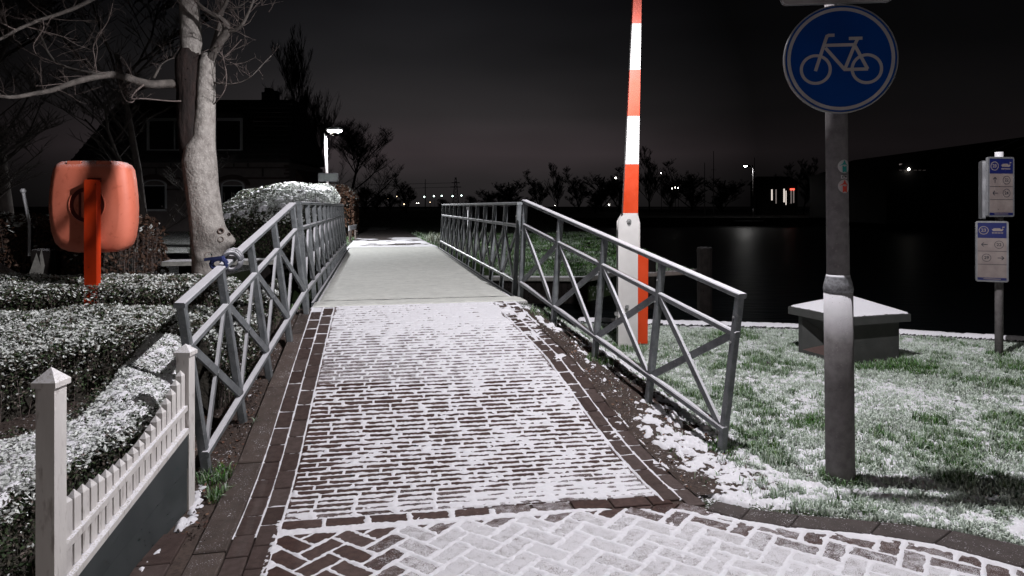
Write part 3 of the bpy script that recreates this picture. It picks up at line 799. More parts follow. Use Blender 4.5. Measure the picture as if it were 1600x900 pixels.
ab = MB(); ab.prism([uv(-1.35, -0.35), uv(1.35, -0.35), uv(1.35, 0.16), uv(-1.35, 0.16)], -1.5, 0.30, 0.01); obj('abutment', ab, MT['concrete'], bridge)
ab = MB(); ab.prism([uv(-1.35, BL - 0.2), uv(1.35, BL - 0.2), uv(1.35, BL + 0.3), uv(-1.35, BL + 0.3)], -1.5, 0.42, 0.01); obj('abutment', ab, MT['concrete'], bridge)
th = MB(); th.prism([uv(-1.05, BL + 0.02), uv(1.05, BL + 0.02), uv(1.05, BL + 0.30), uv(-1.05, BL + 0.30)], 0.30, DECK + 0.004, 0.01); obj('threshold_beam', th, MT['concrete'], bridge)
# snow on the deck: smooth, with the faint ribs of the deck plates showing through
U, V_ = np.meshgrid(np.linspace(-HW, HW + 0.0, 110), np.linspace(0.32, BL + 0.3, 520))
nn_ = fbm(U, V_, 0.4, 3, 31); nf = fbm(U * 0.25, V_, 0.03, 2, 32)
e_ = sstep(0.0, 0.05, HW + U - 0.015 * nn_) * sstep(0.0, 0.05, HW - U - 0.015 * nn_)
t = (0.012 + (nn_ - 0.5) * 0.006 + (nf - 0.5) * 0.009 * sstep(3.5, 1.5, np.abs(V_ - 4.2)) + (nf - .5) * 0.003) * e_ - 0.003 * (1 - e_)
t = np.where((V_ > BL) & (V_ < BL + 0.03), -0.004, t)
Xw, Yw = uv(U, V_)
tag(grid('snow', Xw, Yw, DECK + t, MT['deck_snow'], keep=t > -0.003), 'even snow blanket on the bridge deck, faintly ribbed', 'snow', kind='stuff')
U, V_ = np.meshgrid(np.linspace(-1.05, 1.13, 240), np.linspace(-0.09, 0.305, 46))
nn_ = fbm(U, V_, 0.09, 3, 33)
e_ = sstep(0.0, 0.03, U + 1.05) * sstep(0, 0.03, 1.13 - U) * sstep(0.0, 0.02, V_ + 0.085 - 0.014 * (U + 1.05) - 0.012 * nn_) * sstep(0, 0.012, 0.297 - V_)
t = (0.009 + (nn_ - 0.5) * 0.006) * e_ - 0.003 * (1 - e_)
Xw, Yw = uv(U, V_)
tag(grid('snow', Xw, Yw, DECK + 0.004 + t, MT['deck_snow'], keep=t > -0.003), 'snow strip on the concrete threshold at the near end of the bridge', 'snow', kind='stuff')
# snowy path beyond the bridge
far_path = empty('far_path', (0, 0, 0), kind='structure')
V1 = np.concatenate([np.linspace(BL + 0.31, 20, 90), np.linspace(20.5, 60, 40)])
U, V_ = np.meshgrid(np.linspace(-1.12, 1.10, 40), V1)
pz = np.interp(V_, [9.4, 20, 60], [0.585, 0.42, 0.1])
Xw, Yw = uv(U, V_)
grid('asphalt', Xw, Yw, pz, MT['asphalt'], parent=far_path)
nn_ = fbm(U, V_ * 0.6, 0.5, 4, 41)
t = np.where(V_ < 11.3, 0.004, 0.004 * 0 - 0.004) + (nn_ - 0.44) * 0.02 * sstep(22, 12, V_) - 0.004 * sstep(17, 21, V_) + 0.004
tag(grid('snow', Xw, Yw, pz + t, MT['snow'], keep=(t > -0.001) & (V_ < 20)), 'patchy snow on the path beyond the far end of the bridge', 'snow', kind='stuff')

# ================================================================== OBJECTS
# ---- railings: square posts, top, middle and bottom rail, crossed bars in every panel
def railing(label, a0, a1, b0, b1, n, foot=0.0, mid=0.755, bot=0.15, pw=0.054, pd=None, base_fn=None):
    """a0/b0 feet and a1/b1 heads of the two end posts"""
    t = empty('bridge_railing', a0, label, 'railing', 'steel railings of the footbridge')
    a0, a1, b0, b1 = map(Vector, (a0, a1, b0, b1))
    P = lambda s, k: (a0.lerp(b0, k)).lerp(a1.lerp(b1, k), s)
    run = (b0 - a0); run.z = 0; run.normalize()
    for i in range(n + 1):
        k = i / n; up = (P(1, k) - P(0, k))
        mb = MB(); mb.beam(P(0, k) - Vector((0, 0, foot)), P(1, k) - up.normalized() * 0.016, pw, pw * 0.8, run, bev=1)
        post = obj('post', mb, MT['steel'], t)
        for s in (0.70, 0.86):
            c = P(s, k); side = run.cross(Vector((0, 0, 1))).normalized()
            if side.dot(Vector((c.x, c.y, 0))) > 0: side = -side
            bo = MB(); bo.tube([c + side * pw * 0.40, c + side * (pw * 0.5 + 0.007)], 0.007, 6); obj('bolt', bo, MT['bolt'], post)
    def rail(name, s, w, d):
        mb = MB(); mb.beam(P(s, 0), P(s, 1), w, d, ext=pw * 0.5, bev=1); return obj(name, mb, MT['steel'], t)
    rail('top_rail', 1.0, 0.066, 0.034); rail('middle_rail', mid, 0.044, 0.040); rail('bottom_rail', bot, 0.044, 0.042)
    for i in range(n):
        k0, k1 = (i + 0.03) / n, (i + 0.97) / n; km = (i + 0.5) / n; sm = (mid + bot) / 2
        c = P(sm, km)
        for q0, q1, off in ((P(mid - 0.015, k0), P(bot + 0.015, k1), 0.008), (P(bot + 0.015, k0), P(mid - 0.015, k1), -0.008)):
            side = run.cross(Vector((0, 0, 1))).normalized() * off
            mb = MB(); mb.beam(q0 + side, q1 + side, 0.020, 0.048, bev=0); obj('cross_bar', mb, MT['steel'], t)
        mb = MB(); side = run.cross(Vector((0, 0, 1))).normalized()
        mb.tube([c - side * 0.017, c + side * 0.017], 0.026, 10); obj('cross_plate', mb, MT['steel'], t)
    return t
railing('sloping steel railing beside the garden hedges, with a strap tied round its top rail',
        W(330, 748, 4.0), W(283, 475, 4.0), W(480, 480, 6.55), W(456, 320, 6.55), 4, 0.12)
railing('steel railing on the lawn side sloping up the ramp past the barrier',
        W(1124, 706, 4.4), W(1156, 461, 4.4), W(812, 464, 7.45), W(821, 315, 7.45), 4, 0.12)
railing('steel railing along the bridge deck on the side of the clipped hedge',
        uvz(-1.10, 0.05, DECK), uvz(-1.19, 0.05, DECK + 1.03), uvz(-1.10, 9.35, DECK), uvz(-1.19, 9.35, DECK + 1.03), 11, 0.16)
railing('steel railing along the bridge deck on the side of the barrier and open water',
        uvz(1.10, 0.55, DECK), uvz(1.17, 0.55, DECK + 1.03), uvz(1.10, 9.4, DECK), uvz(1.17, 9.4, DECK + 1.03), 11, 0.16)
# strap and tube cover tied round the top rail
c = W(348, 408, 4.75)
t = empty('lock_strap', c, 'grey coiled tube and dark blue strap tied round the top rail next to the tree', 'strap')
mb = MB()
d_ = (W(456, 320, 6.55) - W(283, 475, 4.0)).normalized(); s_ = d_.cross(Vector((0, 0, 1))).normalized()
for q in range(3):
    o_ = W(362, 403, 4.82) + d_ * (q * 0.026 - 0.02)
    mb.tube([o_ + s_ * math.cos(a) * 0.062 + Vector((0, 0, -0.018)) + Vector((0, 0, 1)) * math.sin(a) * (0.060 + q * 0.004) for a in [2 * math.pi * k / 16 for k in range(17)]], 0.015, 8)
obj('tube', mb, MT['grey_tube'], t, True)
mb = MB(); o_ = W(342, 410, 4.66)
mb.tube([o_ + s_ * math.cos(a) * 0.050 + Vector((0, 0, -0.01)) + Vector((0, 0, 1)) * math.sin(a) * 0.036 for a in [2 * math.pi * k / 12 for k in range(13)]], 0.016, 6)
mb.beam(o_ + Vector((-0.09, 0, 0.02)), o_ + Vector((0.03, 0, 0.035)), 0.05, 0.02)
obj('strap', mb, MT['navy_strap'], t)

# ---- white picket fence with its dark board
NA, NB = Vector((-1.635, 2.43)), Vector((-1.745, 3.66))
fence = empty('picket_fence', (NA.x, NA.y, 0), 'white picket fence with pointed pickets above a dark grey board', 'fence')
def fp(k, off=0.0, z=0.0):
    p = NA.lerp(NB, k); n_ = (NB - NA).normalized(); n_ = Vector((n_.y, -n_.x))
    q = p + n_ * off; return Vector((q.x, q.y, z))
def fpost(k, w, top, cap, z0):
    p = fp(k); h = w / 2; mb = MB()
    mb.box(p.x - h, p.x + h, p.y - h, p.y + h, z0, top - cap, 0)
    o = obj('post', mb, MT['white_paint'], fence)
    c = h * 1.30; zz = top - cap; mb = MB()
    mb.add([(p.x - c, p.y - c, zz + 0.001), (p.x + c, p.y - c, zz + 0.001), (p.x + c, p.y + c, zz + 0.001), (p.x - c, p.y + c, zz + 0.001),
            (p.x - c, p.y - c, zz + 0.020), (p.x + c, p.y - c, zz + 0.020), (p.x + c, p.y + c, zz + 0.020), (p.x - c, p.y + c, zz + 0.020), (p.x, p.y, top)],
           [(0, 3, 2, 1), (0, 1, 5, 4), (1, 2, 6, 5), (2, 3, 7, 6), (3, 0, 4, 7), (4, 5, 8), (5, 6, 8), (6, 7, 8), (7, 4, 8)])
    obj('post_cap', mb, MT['white_paint'], o)
fpost(0, 0.066, 1.03, 0.068, -0.1)
fpost(1, 0.068, 0.865, 0.060, -0.1)
ru = lambda k: 0.345 + 0.185 * k + 0.01; rl = lambda k: 0.222 + 0.20 * k
for f_, nm in ((ru, 'upper_rail'), (rl, 'lower_rail')):
    mb = MB(); mb.beam(fp(0.035, 0.002, f_(0.035)), fp(0.965, 0.002, f_(0.965)), 0.052 if nm == 'upper_rail' else 0.066, 0.026, bev=0); obj(nm, mb, MT['white_paint'], fence)
NP_ = 19
for i in range(NP_):
    k = 0.075 + 0.875 * i / (NP_ - 1)
    top = 0.50 + 0.045 * max(0, 0.35 - k) / 0.35 + 0.235 * max(0, (k - 0.45) / 0.55) ** 1.7 + 0.04 * k
    p = fp(k, -0.004); w, dpt = 0.020, 0.016; z0 = rl(k) + 0.014; zt = top - 0.028; mb = MB()
    cs = [(-dpt, -w), (dpt, -w), (dpt, w), (-dpt, w)]
    vs = [(p.x + a, p.y + b_, z) for z in (z0, zt) for a, b_ in cs] + [(p.x, p.y, top)]
    mb.add(vs, [(3, 2, 1, 0), (0, 1, 5, 4), (1, 2, 6, 5), (2, 3, 7, 6), (3, 0, 4, 7), (4, 5, 8), (5, 6, 8), (6, 7, 8), (7, 4, 8)])
    obj('picket', mb, MT['white_paint'], fence)
def fboard(z_lo, z_hi, off, th_, nm):
    vs = []
    for k in (0.035, 0.965):
        for o_, zf in ((off, z_lo), (off + th_, z_lo), (off + th_, z_hi), (off, z_hi)):
            vs.append(tuple(fp(k, o_, zf(k))))
    mb = MB(); mb.add(vs, [(0, 1, 2, 3), (7, 6, 5, 4), (0, 4, 5, 1), (1, 5, 6, 2), (2, 6, 7, 3), (3, 7, 4, 0)]); obj(nm, mb, MT['board'], fence)
fboard(lambda k: 0.10 + 0.12 * k, lambda k: rl(k) - 0.015, 0.006, 0.022, 'board')
fboard(lambda k: -0.1, lambda k: 0.094 + 0.12 * k, 0.002, 0.022, 'board')

# ---- leaves and blades
def leaves(P, size, tint, rng, up=0.0, flat=0.0):
    """four-cornered leaves at P (n,3); up = how far they lie flat"""
    n = len(P)
    N = rng.randn(n, 3); N[:, 2] = np.abs(N[:, 2]) + up; N /= np.linalg.norm(N, axis=1)[:, None]
    A = np.cross(N, rng.randn(n, 3)); A /= np.linalg.norm(A, axis=1)[:, None]; B = np.cross(N, A)
    s = (size * (0.6 + 0.8 * rng.rand(n)))[:, None]
    V = np.stack([P - A * s, P - B * s * 0.55, P + A * s + N * s * 0.2, P + B * s * 0.55], 1).reshape(-1, 3)
    F_ = np.arange(4 * n).reshape(-1, 4)
    return V, F_, np.repeat(tint, 4, 0)
def in_poly(x, y, poly):
    ins = np.zeros(x.shape, bool); n = len(poly)
    for i in range(n):
        (x1, y1), (x2, y2) = poly[i], poly[(i + 1) % n]
        c = ((y1 > y) != (y2 > y)) & (x < (x2 - x1) * (y - y1) / (y2 - y1 + 1e-12) + x1)
        ins ^= c
    return ins
def edge_dist(x, y, poly):
    d = np.full(x.shape, 9.0)
    for i in range(len(poly)):
        a = np.array(poly[i]); b_ = np.array(poly[(i + 1) % len(poly)]); ab = b_ - a
        t_ = np.clip(((x - a[0]) * ab[0] + (y - a[1]) * ab[1]) / (ab @ ab), 0, 1)
        d = np.minimum(d, np.hypot(x - a[0] - ab[0] * t_, y - a[1] - ab[1] * t_))
    return d
GREEN = np.array([[0.040, 0.066, 0.030], [0.065, 0.092, 0.045], [0.10, 0.092, 0.070], [0.15, 0.122, 0.108]])
WHITE = np.array([0.70, 0.72, 0.70])
def hedge(name, poly, hgt, ground, label, dens=2600, leaf=0.013, snow_amt=0.62, seed=1, rnd=0.10, palette=GREEN, side_dens=2200, side_snow=0.10, group=None, cat='hedge', lump=0.05, core_in=0.05, tilt=None, cap=False):
    rng = np.random.RandomState(seed)
    xs = [p[0] for p in poly]; ys = [p[1] for p in poly]
    t = empty(name, (sum(xs) / len(xs), sum(ys) / len(ys), float(ground(sum(xs) / len(xs), sum(ys) / len(ys)))), label, cat, group)
    area = abs(poly_area(poly)); base = np.array(t.location)
    def topz(x, y):
        d = edge_dist(x, y, poly)
        return ground(x, y) + hgt - rnd * (1 - np.minimum(d / rnd, 1)) ** 2 + (fbm(x, y, 0.30 if hgt < 1 else 0.9, 3, seed) - 0.5) * lump * 2 + (tilt(x, y) if tilt else 0)
    # top
    n = int(area * dens * 1.6 + 50); bx = rng.uniform(min(xs), max(xs), n * 3); by = rng.uniform(min(ys), max(ys), n * 3)
    k = in_poly(bx, by, poly); x, y = bx[k][:n], by[k][:n]
    z = topz(x, y); dep = rng.rand(len(x)) ** 2 * leaf * 5; 
    P = np.stack([x, y, z - dep + rng.randn(len(x)) * leaf * 0.4], -1)
    m_ = fbm(x, y, 0.06 if leaf < 0.02 else 0.2, 3, seed + 5)
    sn = (rng.rand(len(x)) < (1 - (0.75 * sstep(-2.1, -3.6, to_uv(x, y)[0]) if tilt else 0)) * np.clip(snow_amt + (m_ - 0.5) * 2.2, 0.05, 0.97)) & (dep < leaf * 2.2)
    col = palette[rng.randint(0, len(palette), len(x))] * (0.7 + 0.7 * rng.rand(len(x)))[:, None]
    col[sn] = WHITE * (0.75 + 0.25 * rng.rand(sn.sum()))[:, None]
    V1, F1, T1 = leaves(P, leaf * (1 + 0.25 * sn), col, rng, 0.9)
    # sides
    per = [math.dist(poly[i], poly[(i + 1) % len(poly)]) for i in range(len(poly))]
    n2 = int(sum(per) * hgt * side_dens); seg = rng.choice(len(poly), n2, p=np.array(per) / sum(per)); tt = rng.rand(n2)
    a = np.array(poly)[seg]; b_ = np.array(poly)[(seg + 1) % len(poly)]
    xy = a + (b_ - a) * tt[:, None]; cen = np.array([sum(xs) / len(xs), sum(ys) / len(ys)])
    dr = cen - xy; dr /= np.linalg.norm(dr, axis=1)[:, None] + 1e-9
    hh = rng.rand(n2) ** 0.7; inn_ = (rng.rand(n2) * 0.06 + rnd * 0.6 * hh ** 4 + (fbm(xy[:, 0] + hh, xy[:, 1] - hh, 0.12, 2, seed + 9) - 0.4) * 0.12 * (1.2 - hh)) * (1 if hgt < 1 else 2)
    xy = xy + dr * inn_[:, None]
    gz_ = ground(xy[:, 0], xy[:, 1]); z = gz_ + hh * (topz(xy[:, 0], xy[:, 1]) - gz_)
    col = palette[rng.randint(0, len(palette), n2)] * (0.6 + 0.7 * rng.rand(n2))[:, None]
    sn = rng.rand(n2) < side_snow * (0.3 + 1.6 * hh ** 3)
    col[sn] = WHITE * (0.6 + 0.3 * rng.rand(sn.sum()))[:, None]
    keep = (hh > 0.25) | (rng.rand(n2) < 0.35)
    V2, F2, T2 = leaves(np.stack([xy[:, 0], xy[:, 1], z], -1)[keep], leaf * 1.0, col[keep], rng, 0.2)
    arr_mesh('leaves', np.concatenate([V1, V2]) - base, np.concatenate([F1, F2 + len(V1)]), MT['leaf'], t, np.concatenate([T1, T2]))
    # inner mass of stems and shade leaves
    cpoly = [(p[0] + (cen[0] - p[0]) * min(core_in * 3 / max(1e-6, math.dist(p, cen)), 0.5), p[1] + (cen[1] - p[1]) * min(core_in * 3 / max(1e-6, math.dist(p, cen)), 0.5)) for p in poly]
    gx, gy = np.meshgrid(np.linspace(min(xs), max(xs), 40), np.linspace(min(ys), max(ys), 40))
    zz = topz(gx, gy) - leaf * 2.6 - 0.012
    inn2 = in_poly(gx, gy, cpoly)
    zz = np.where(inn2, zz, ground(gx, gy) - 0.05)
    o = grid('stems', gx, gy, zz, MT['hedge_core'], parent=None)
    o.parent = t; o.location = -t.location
    if cap:
        gx, gy = np.meshgrid(np.linspace(min(xs), max(xs), 150), np.linspace(min(ys), max(ys), 150))
        d_ = edge_dist(gx, gy, poly); c_n = fbm(gx, gy, 0.17 if hgt > 1 else 0.03, 4, seed + 30)
        zz = topz(gx, gy) + (c_n - 0.5) * leaf * (8 if hgt > 1 else 3) - leaf * (0.8 if hgt > 1 else 0.3)
        hole = (c_n < cap) | ~in_poly(gx, gy, poly) | (d_ < rnd * 0.45)
        cap_ = cap + (0.16 * sstep(-2.4, -4.2, to_uv(gx, gy)[0]) if hgt > 1 else 0); hole = (c_n < cap_) | ~in_poly(gx, gy, poly) | (d_ < rnd * 0.6)
        for sh in ((1, 0), (-1, 0), (0, 1), (0, -1)): pass
        grid('snow_cap', gx - base[0], gy - base[1], np.where(hole, topz(gx, gy) - leaf * 1.2, zz) - base[2], MT['snow'], keep=~hole, parent=t)
    # thin upright stems in the sides
    mb = MB(); rq = random.Random(seed)
    for _ in range(int(sum(per) * (16 if hgt < 1 else 1))):
        i = rq.randrange(len(poly)); q = rq.random(); a_ = poly[i]; b2 = poly[(i + 1) % len(poly)]
        x = a_[0] + (b2[0] - a_[0]) * q; y = a_[1] + (b2[1] - a_[1]) * q
        dx, dy = cen[0] - x, cen[1] - y; l = math.hypot(dx, dy); dpt = rq.uniform(0.02, 0.09); x += dx / l * dpt; y += dy / l * dpt
        z0 = float(ground(x, y)); r_ = 0.003 if hgt < 1 else 0.008
        mb.tube([(x, y, z0 - 0.02), (x + rq.uniform(-.03, .03), y + rq.uniform(-.03, .03), z0 + hgt * 0.4), (x + rq.uniform(-.06, .06), y + rq.uniform(-.06, .06), z0 + hgt * 0.85)], [r_, r_ * 0.8, r_ * 0.4], 4, False)
    obj('branches', mb, MT['twig'] if hgt < 1 else MT['hedge_core'], t)['kind'] = 'stuff'
    return t
gg = lambda x, y: h_land(x, y)
hedge('box_hedge', [(-1.86, 2.15), (-1.86, 3.55), (-1.98, 4.15), (-2.25, 4.72), (-2.48, 4.62), (-2.26, 3.85), (-2.16, 3.35), (-2.42, 3.10), (-3.4, 3.12), (-3.4, 2.22), (-2.3, 2.28), (-2.1, 2.15)], 0.52, gg,
      'low snow-topped box hedge directly behind the white picket fence', 19000, 0.0085, 0.90, 1, 0.06, side_dens=9000, lump=0.035, palette=GREEN * 0.9, cap=0.47)
hedge('box_hedge', [(-1.98, 4.85), (-2.0, 5.6), (-2.35, 5.62), (-3.2, 5.55), (-5.8, 5.2), (-5.8, 4.05), (-3.6, 4.12), (-3.05, 4.55), (-2.55, 5.12), (-2.25, 5.08)], 0.45, gg,
      'low snow-dusted box hedge in the middle of the garden, ending beside the sloping railing', 10000, 0.0100, 0.62, 2, 0.08, side_dens=5500, side_snow=0.2, lump=0.035)
hedge('box_hedge', [(-2.10, 6.2), (-2.25, 6.7), (-3.9, 6.85), (-7.0, 6.85), (-7.0, 6.05), (-4.2, 6.12), (-2.9, 6.18)], 0.42, gg,
      'low box hedge farthest back, at the foot of the orange lifebuoy post', 7000, 0.0115, 0.42, 3, 0.08, side_dens=4500, lump=0.05)
hedge('clipped_hedge', [uv(-1.38, 9.2), uv(-1.38, 12.6), uv(-1.7, 13.0), uv(-4.2, 13.0), uv(-4.35, 8.6), uv(-3.9, 8.0), uv(-2.4, 8.1), uv(-1.6, 8.6)], 1.90, lambda x, y: np.full_like(np.asarray(x, float), 0.35) if hasattr(x, '__len__') else 0.35,
      'tall clipped hedge with a thick rounded cap of snow, under the street lamp', 2600, 0.026, 0.95, 4, 0.30, side_dens=900, side_snow=0.02, lump=0.10, core_in=0.25, cap=0.55, tilt=lambda x, y: -0.66 * np.clip((12.8 - to_uv(x, y)[1]) / 4.6, 0, 1) - 0.30 * sstep(-2.6, -4.4, to_uv(x, y)[0]) - 0.10 * sstep(-1.9, -1.36, to_uv(x, y)[0]))
BROWN = np.array([[0.16, 0.085, 0.055], [0.22, 0.12, 0.08], [0.11, 0.06, 0.045], [0.26, 0.17, 0.13]])
hedge('beech_hedge', [uv(-1.25, 19.8), uv(-1.15, 25.5), uv(-3.2, 25.5), uv(-3.2, 19.8)], 1.95, lambda x, y: np.full_like(np.asarray(x, float), 0.4) if hasattr(x, '__len__') else 0.4,
      'beech hedge with brown winter leaves beyond the snow-capped hedge', 500, 0.05, 0.12, 5, 0.4, BROWN, 420, 0.05, lump=0.15, core_in=0.3)
hedge('privet_hedge', [(-4.9, 8.6), (-4.75, 9.5), (-7.6, 9.6), (-8.6, 8.9)], 0.95, lambda x, y: np.full_like(np.asarray(x, float), 0.5) if hasattr(x, '__len__') else 0.5,
      'dark brown leafy hedge behind the lifebuoy cabinet', 900, 0.03, 0.05, 6, 0.2, BROWN * 0.45, 900, 0.02, lump=0.1, core_in=0.15)

# ---- the tree by the railing
def limb(mb, pts, n=10, sub=5, wob=0.05, seed=0):
    """smooth tapered limb through (px, py, radius in pixels, depth)"""
    P = [W(p[0], p[1], p[3]) for p in pts]; Rr = [p[2] * p[3] / F for p in pts]
    out, rad = [], []
    for i in range(len(P) - 1):
        p0 = P[max(i - 1, 0)]; p1 = P[i]; p2 = P[i + 1]; p3 = P[min(i + 2, len(P) - 1)]
        for k in range(sub):
            t_ = k / sub
            out.append(0.5 * ((2 * p1) + (p2 - p0) * t_ + (2 * p0 - 5 * p1 + 4 * p2 - p3) * t_ * t_ + (3 * p1 - p0 - 3 * p2 + p3) * t_ ** 3))
            rad.append((Rr[i] * (1 - t_) + Rr[i + 1] * t_) * 0.9)
    out.append(P[-1]); rad.append(Rr[-1])
    mb.tube(out, rad, n, True, wob, seed)
    return out, rad
tree = empty('maple_tree', W(328, 486, 7.0), 'bare pale-barked tree beside the railing, with a dark old scar up its trunk', 'tree')
# trunk with swelling round the knots
def trunk_mesh(pts, rings, n, seed, burl=None, rough=0.03):
    P = np.array([W(p[0], p[1], p[3]) for p in pts]); Rr = np.array([p[2] * p[3] / F for p in pts])
    s = np.linspace(0, len(pts) - 1, rings); C = np.stack([np.interp(s, range(len(pts)), P[:, k]) for k in range(3)], -1); rd = np.interp(s, range(len(pts)), Rr)
    th_ = np.linspace(0, 2 * np.pi, n, endpoint=False)
    T, S = np.meshgrid(th_, C[:, 2])
    r_ = rd[:, None] * (1 + rough * 2 * (fbm(T * 1.4 * 0.2 + 3, S, 0.20, 4, seed) - 0.5) + 0.05 * (vnoise(np.cos(T) * 0.3 + 5, S * 0.3 + np.sin(T) * 0.3, 0.1, seed + 2) - 0.5))
    if burl:
        for (t0, z0, wt_, wz, am) in burl:
            dt = np.angle(np.exp(1j * (T - t0))); r_ = r_ + am * np.exp(-(dt / wt_) ** 2 - ((S - z0) / wz) ** 2)
    X = C[:, 0][:, None] + r_ * np.cos(T); Y = C[:, 1][:, None] + r_ * np.sin(T); Z = S
    V = np.stack([X, Y, Z], -1).reshape(-1, 3); idx = np.arange(rings * n).reshape(rings, n)
    Fq = np.stack([idx[:-1], np.roll(idx[:-1], -1, 1), np.roll(idx[1:], -1, 1), idx[1:]], -1).reshape(-1, 4)
    return V, Fq
base = np.array(tree.location)
TZ = 7.0
V, Fq = trunk_mesh([(327, 520, 33, TZ), (327, 470, 27, TZ), (325, 440, 23.5, TZ), (325, 400, 24, TZ), (325, 365, 25.5, TZ), (320, 325, 24.5, TZ), (315, 290, 24.5, TZ), (311, 255, 26, TZ), (312, 232, 23, TZ), (318, 215, 17, TZ), (321, 170, 14.5, TZ), (322, 130, 13.5, TZ), (323, 98, 12, TZ), (325, 84, 9, TZ)],
                   240, 56, 3, [(-0.50, 1.27, 0.60, 0.16, 0.10), (-0.10, 1.24, 0.34, 0.07, 0.065), (-1.5, 1.08, 0.5, 0.06, 0.03), (-1.3, 1.42, 0.35, 0.12, 0.02)])
arr_mesh('trunk', V - base, Fq, MT['bark'], tree, smooth=True)
V, Fq = trunk_mesh([(303, 258, 12, TZ + .02), (300, 235, 18, TZ + .02), (297, 190, 19, TZ + .02), (296, 140, 19, TZ + .02), (296, 95, 20, TZ + .02), (298, 78, 15, TZ + .02)], 120, 44, 8, None, 0.11)
arr_mesh('old_bark', V - base, Fq, MT['old_bark'], tree, smooth=True)
V, Fq = trunk_mesh([(299, 100, 13, TZ + .02), (299, 70, 16, TZ + .02), (297, 30, 15, TZ + .02), (294, -20, 14, TZ + .02), (288, -120, 12, TZ + .02), (285, -260, 8, TZ + .05), (290, -420, 4, TZ + .1)], 150, 36, 5)
arr_mesh('stem', V - base, Fq, MT['bark'], tree, smooth=True)
for kx, ky, kr in ((345, 361, 4.6), (345, 374, 4.6), (358, 366, 2.4), (326, 399, 6)):
    c_ = W(kx, ky, TZ - 0.145 if kx < 350 else TZ - 0.09); q = kr * TZ / F; mb = MB()
    dirn = Vector((0.35, -1, 0.05)).normalized(); sx = dirn.cross(Vector((0, 0, 1))).normalized(); sz = sx.cross(dirn)
    pr = [(0.25, -0.02), (0.62, 0.012), (0.85, 0.030), (1.0, 0.018), (1.15, -0.02)]
    vs = [c_ + (sx * math.cos(a) + sz * math.sin(a)) * q * r_ + dirn * o_ for r_, o_ in pr for a in [2 * math.pi * k / 14 for k in range(14)]]
    mb.add(vs, [(i * 14 + k, i * 14 + (k + 1) % 14, (i + 1) * 14 + (k + 1) % 14, (i + 1) * 14 + k) for i in range(4) for k in range(14)] + [tuple(range(14))])
    obj('knot', mb, MT['wound'], tree, True)
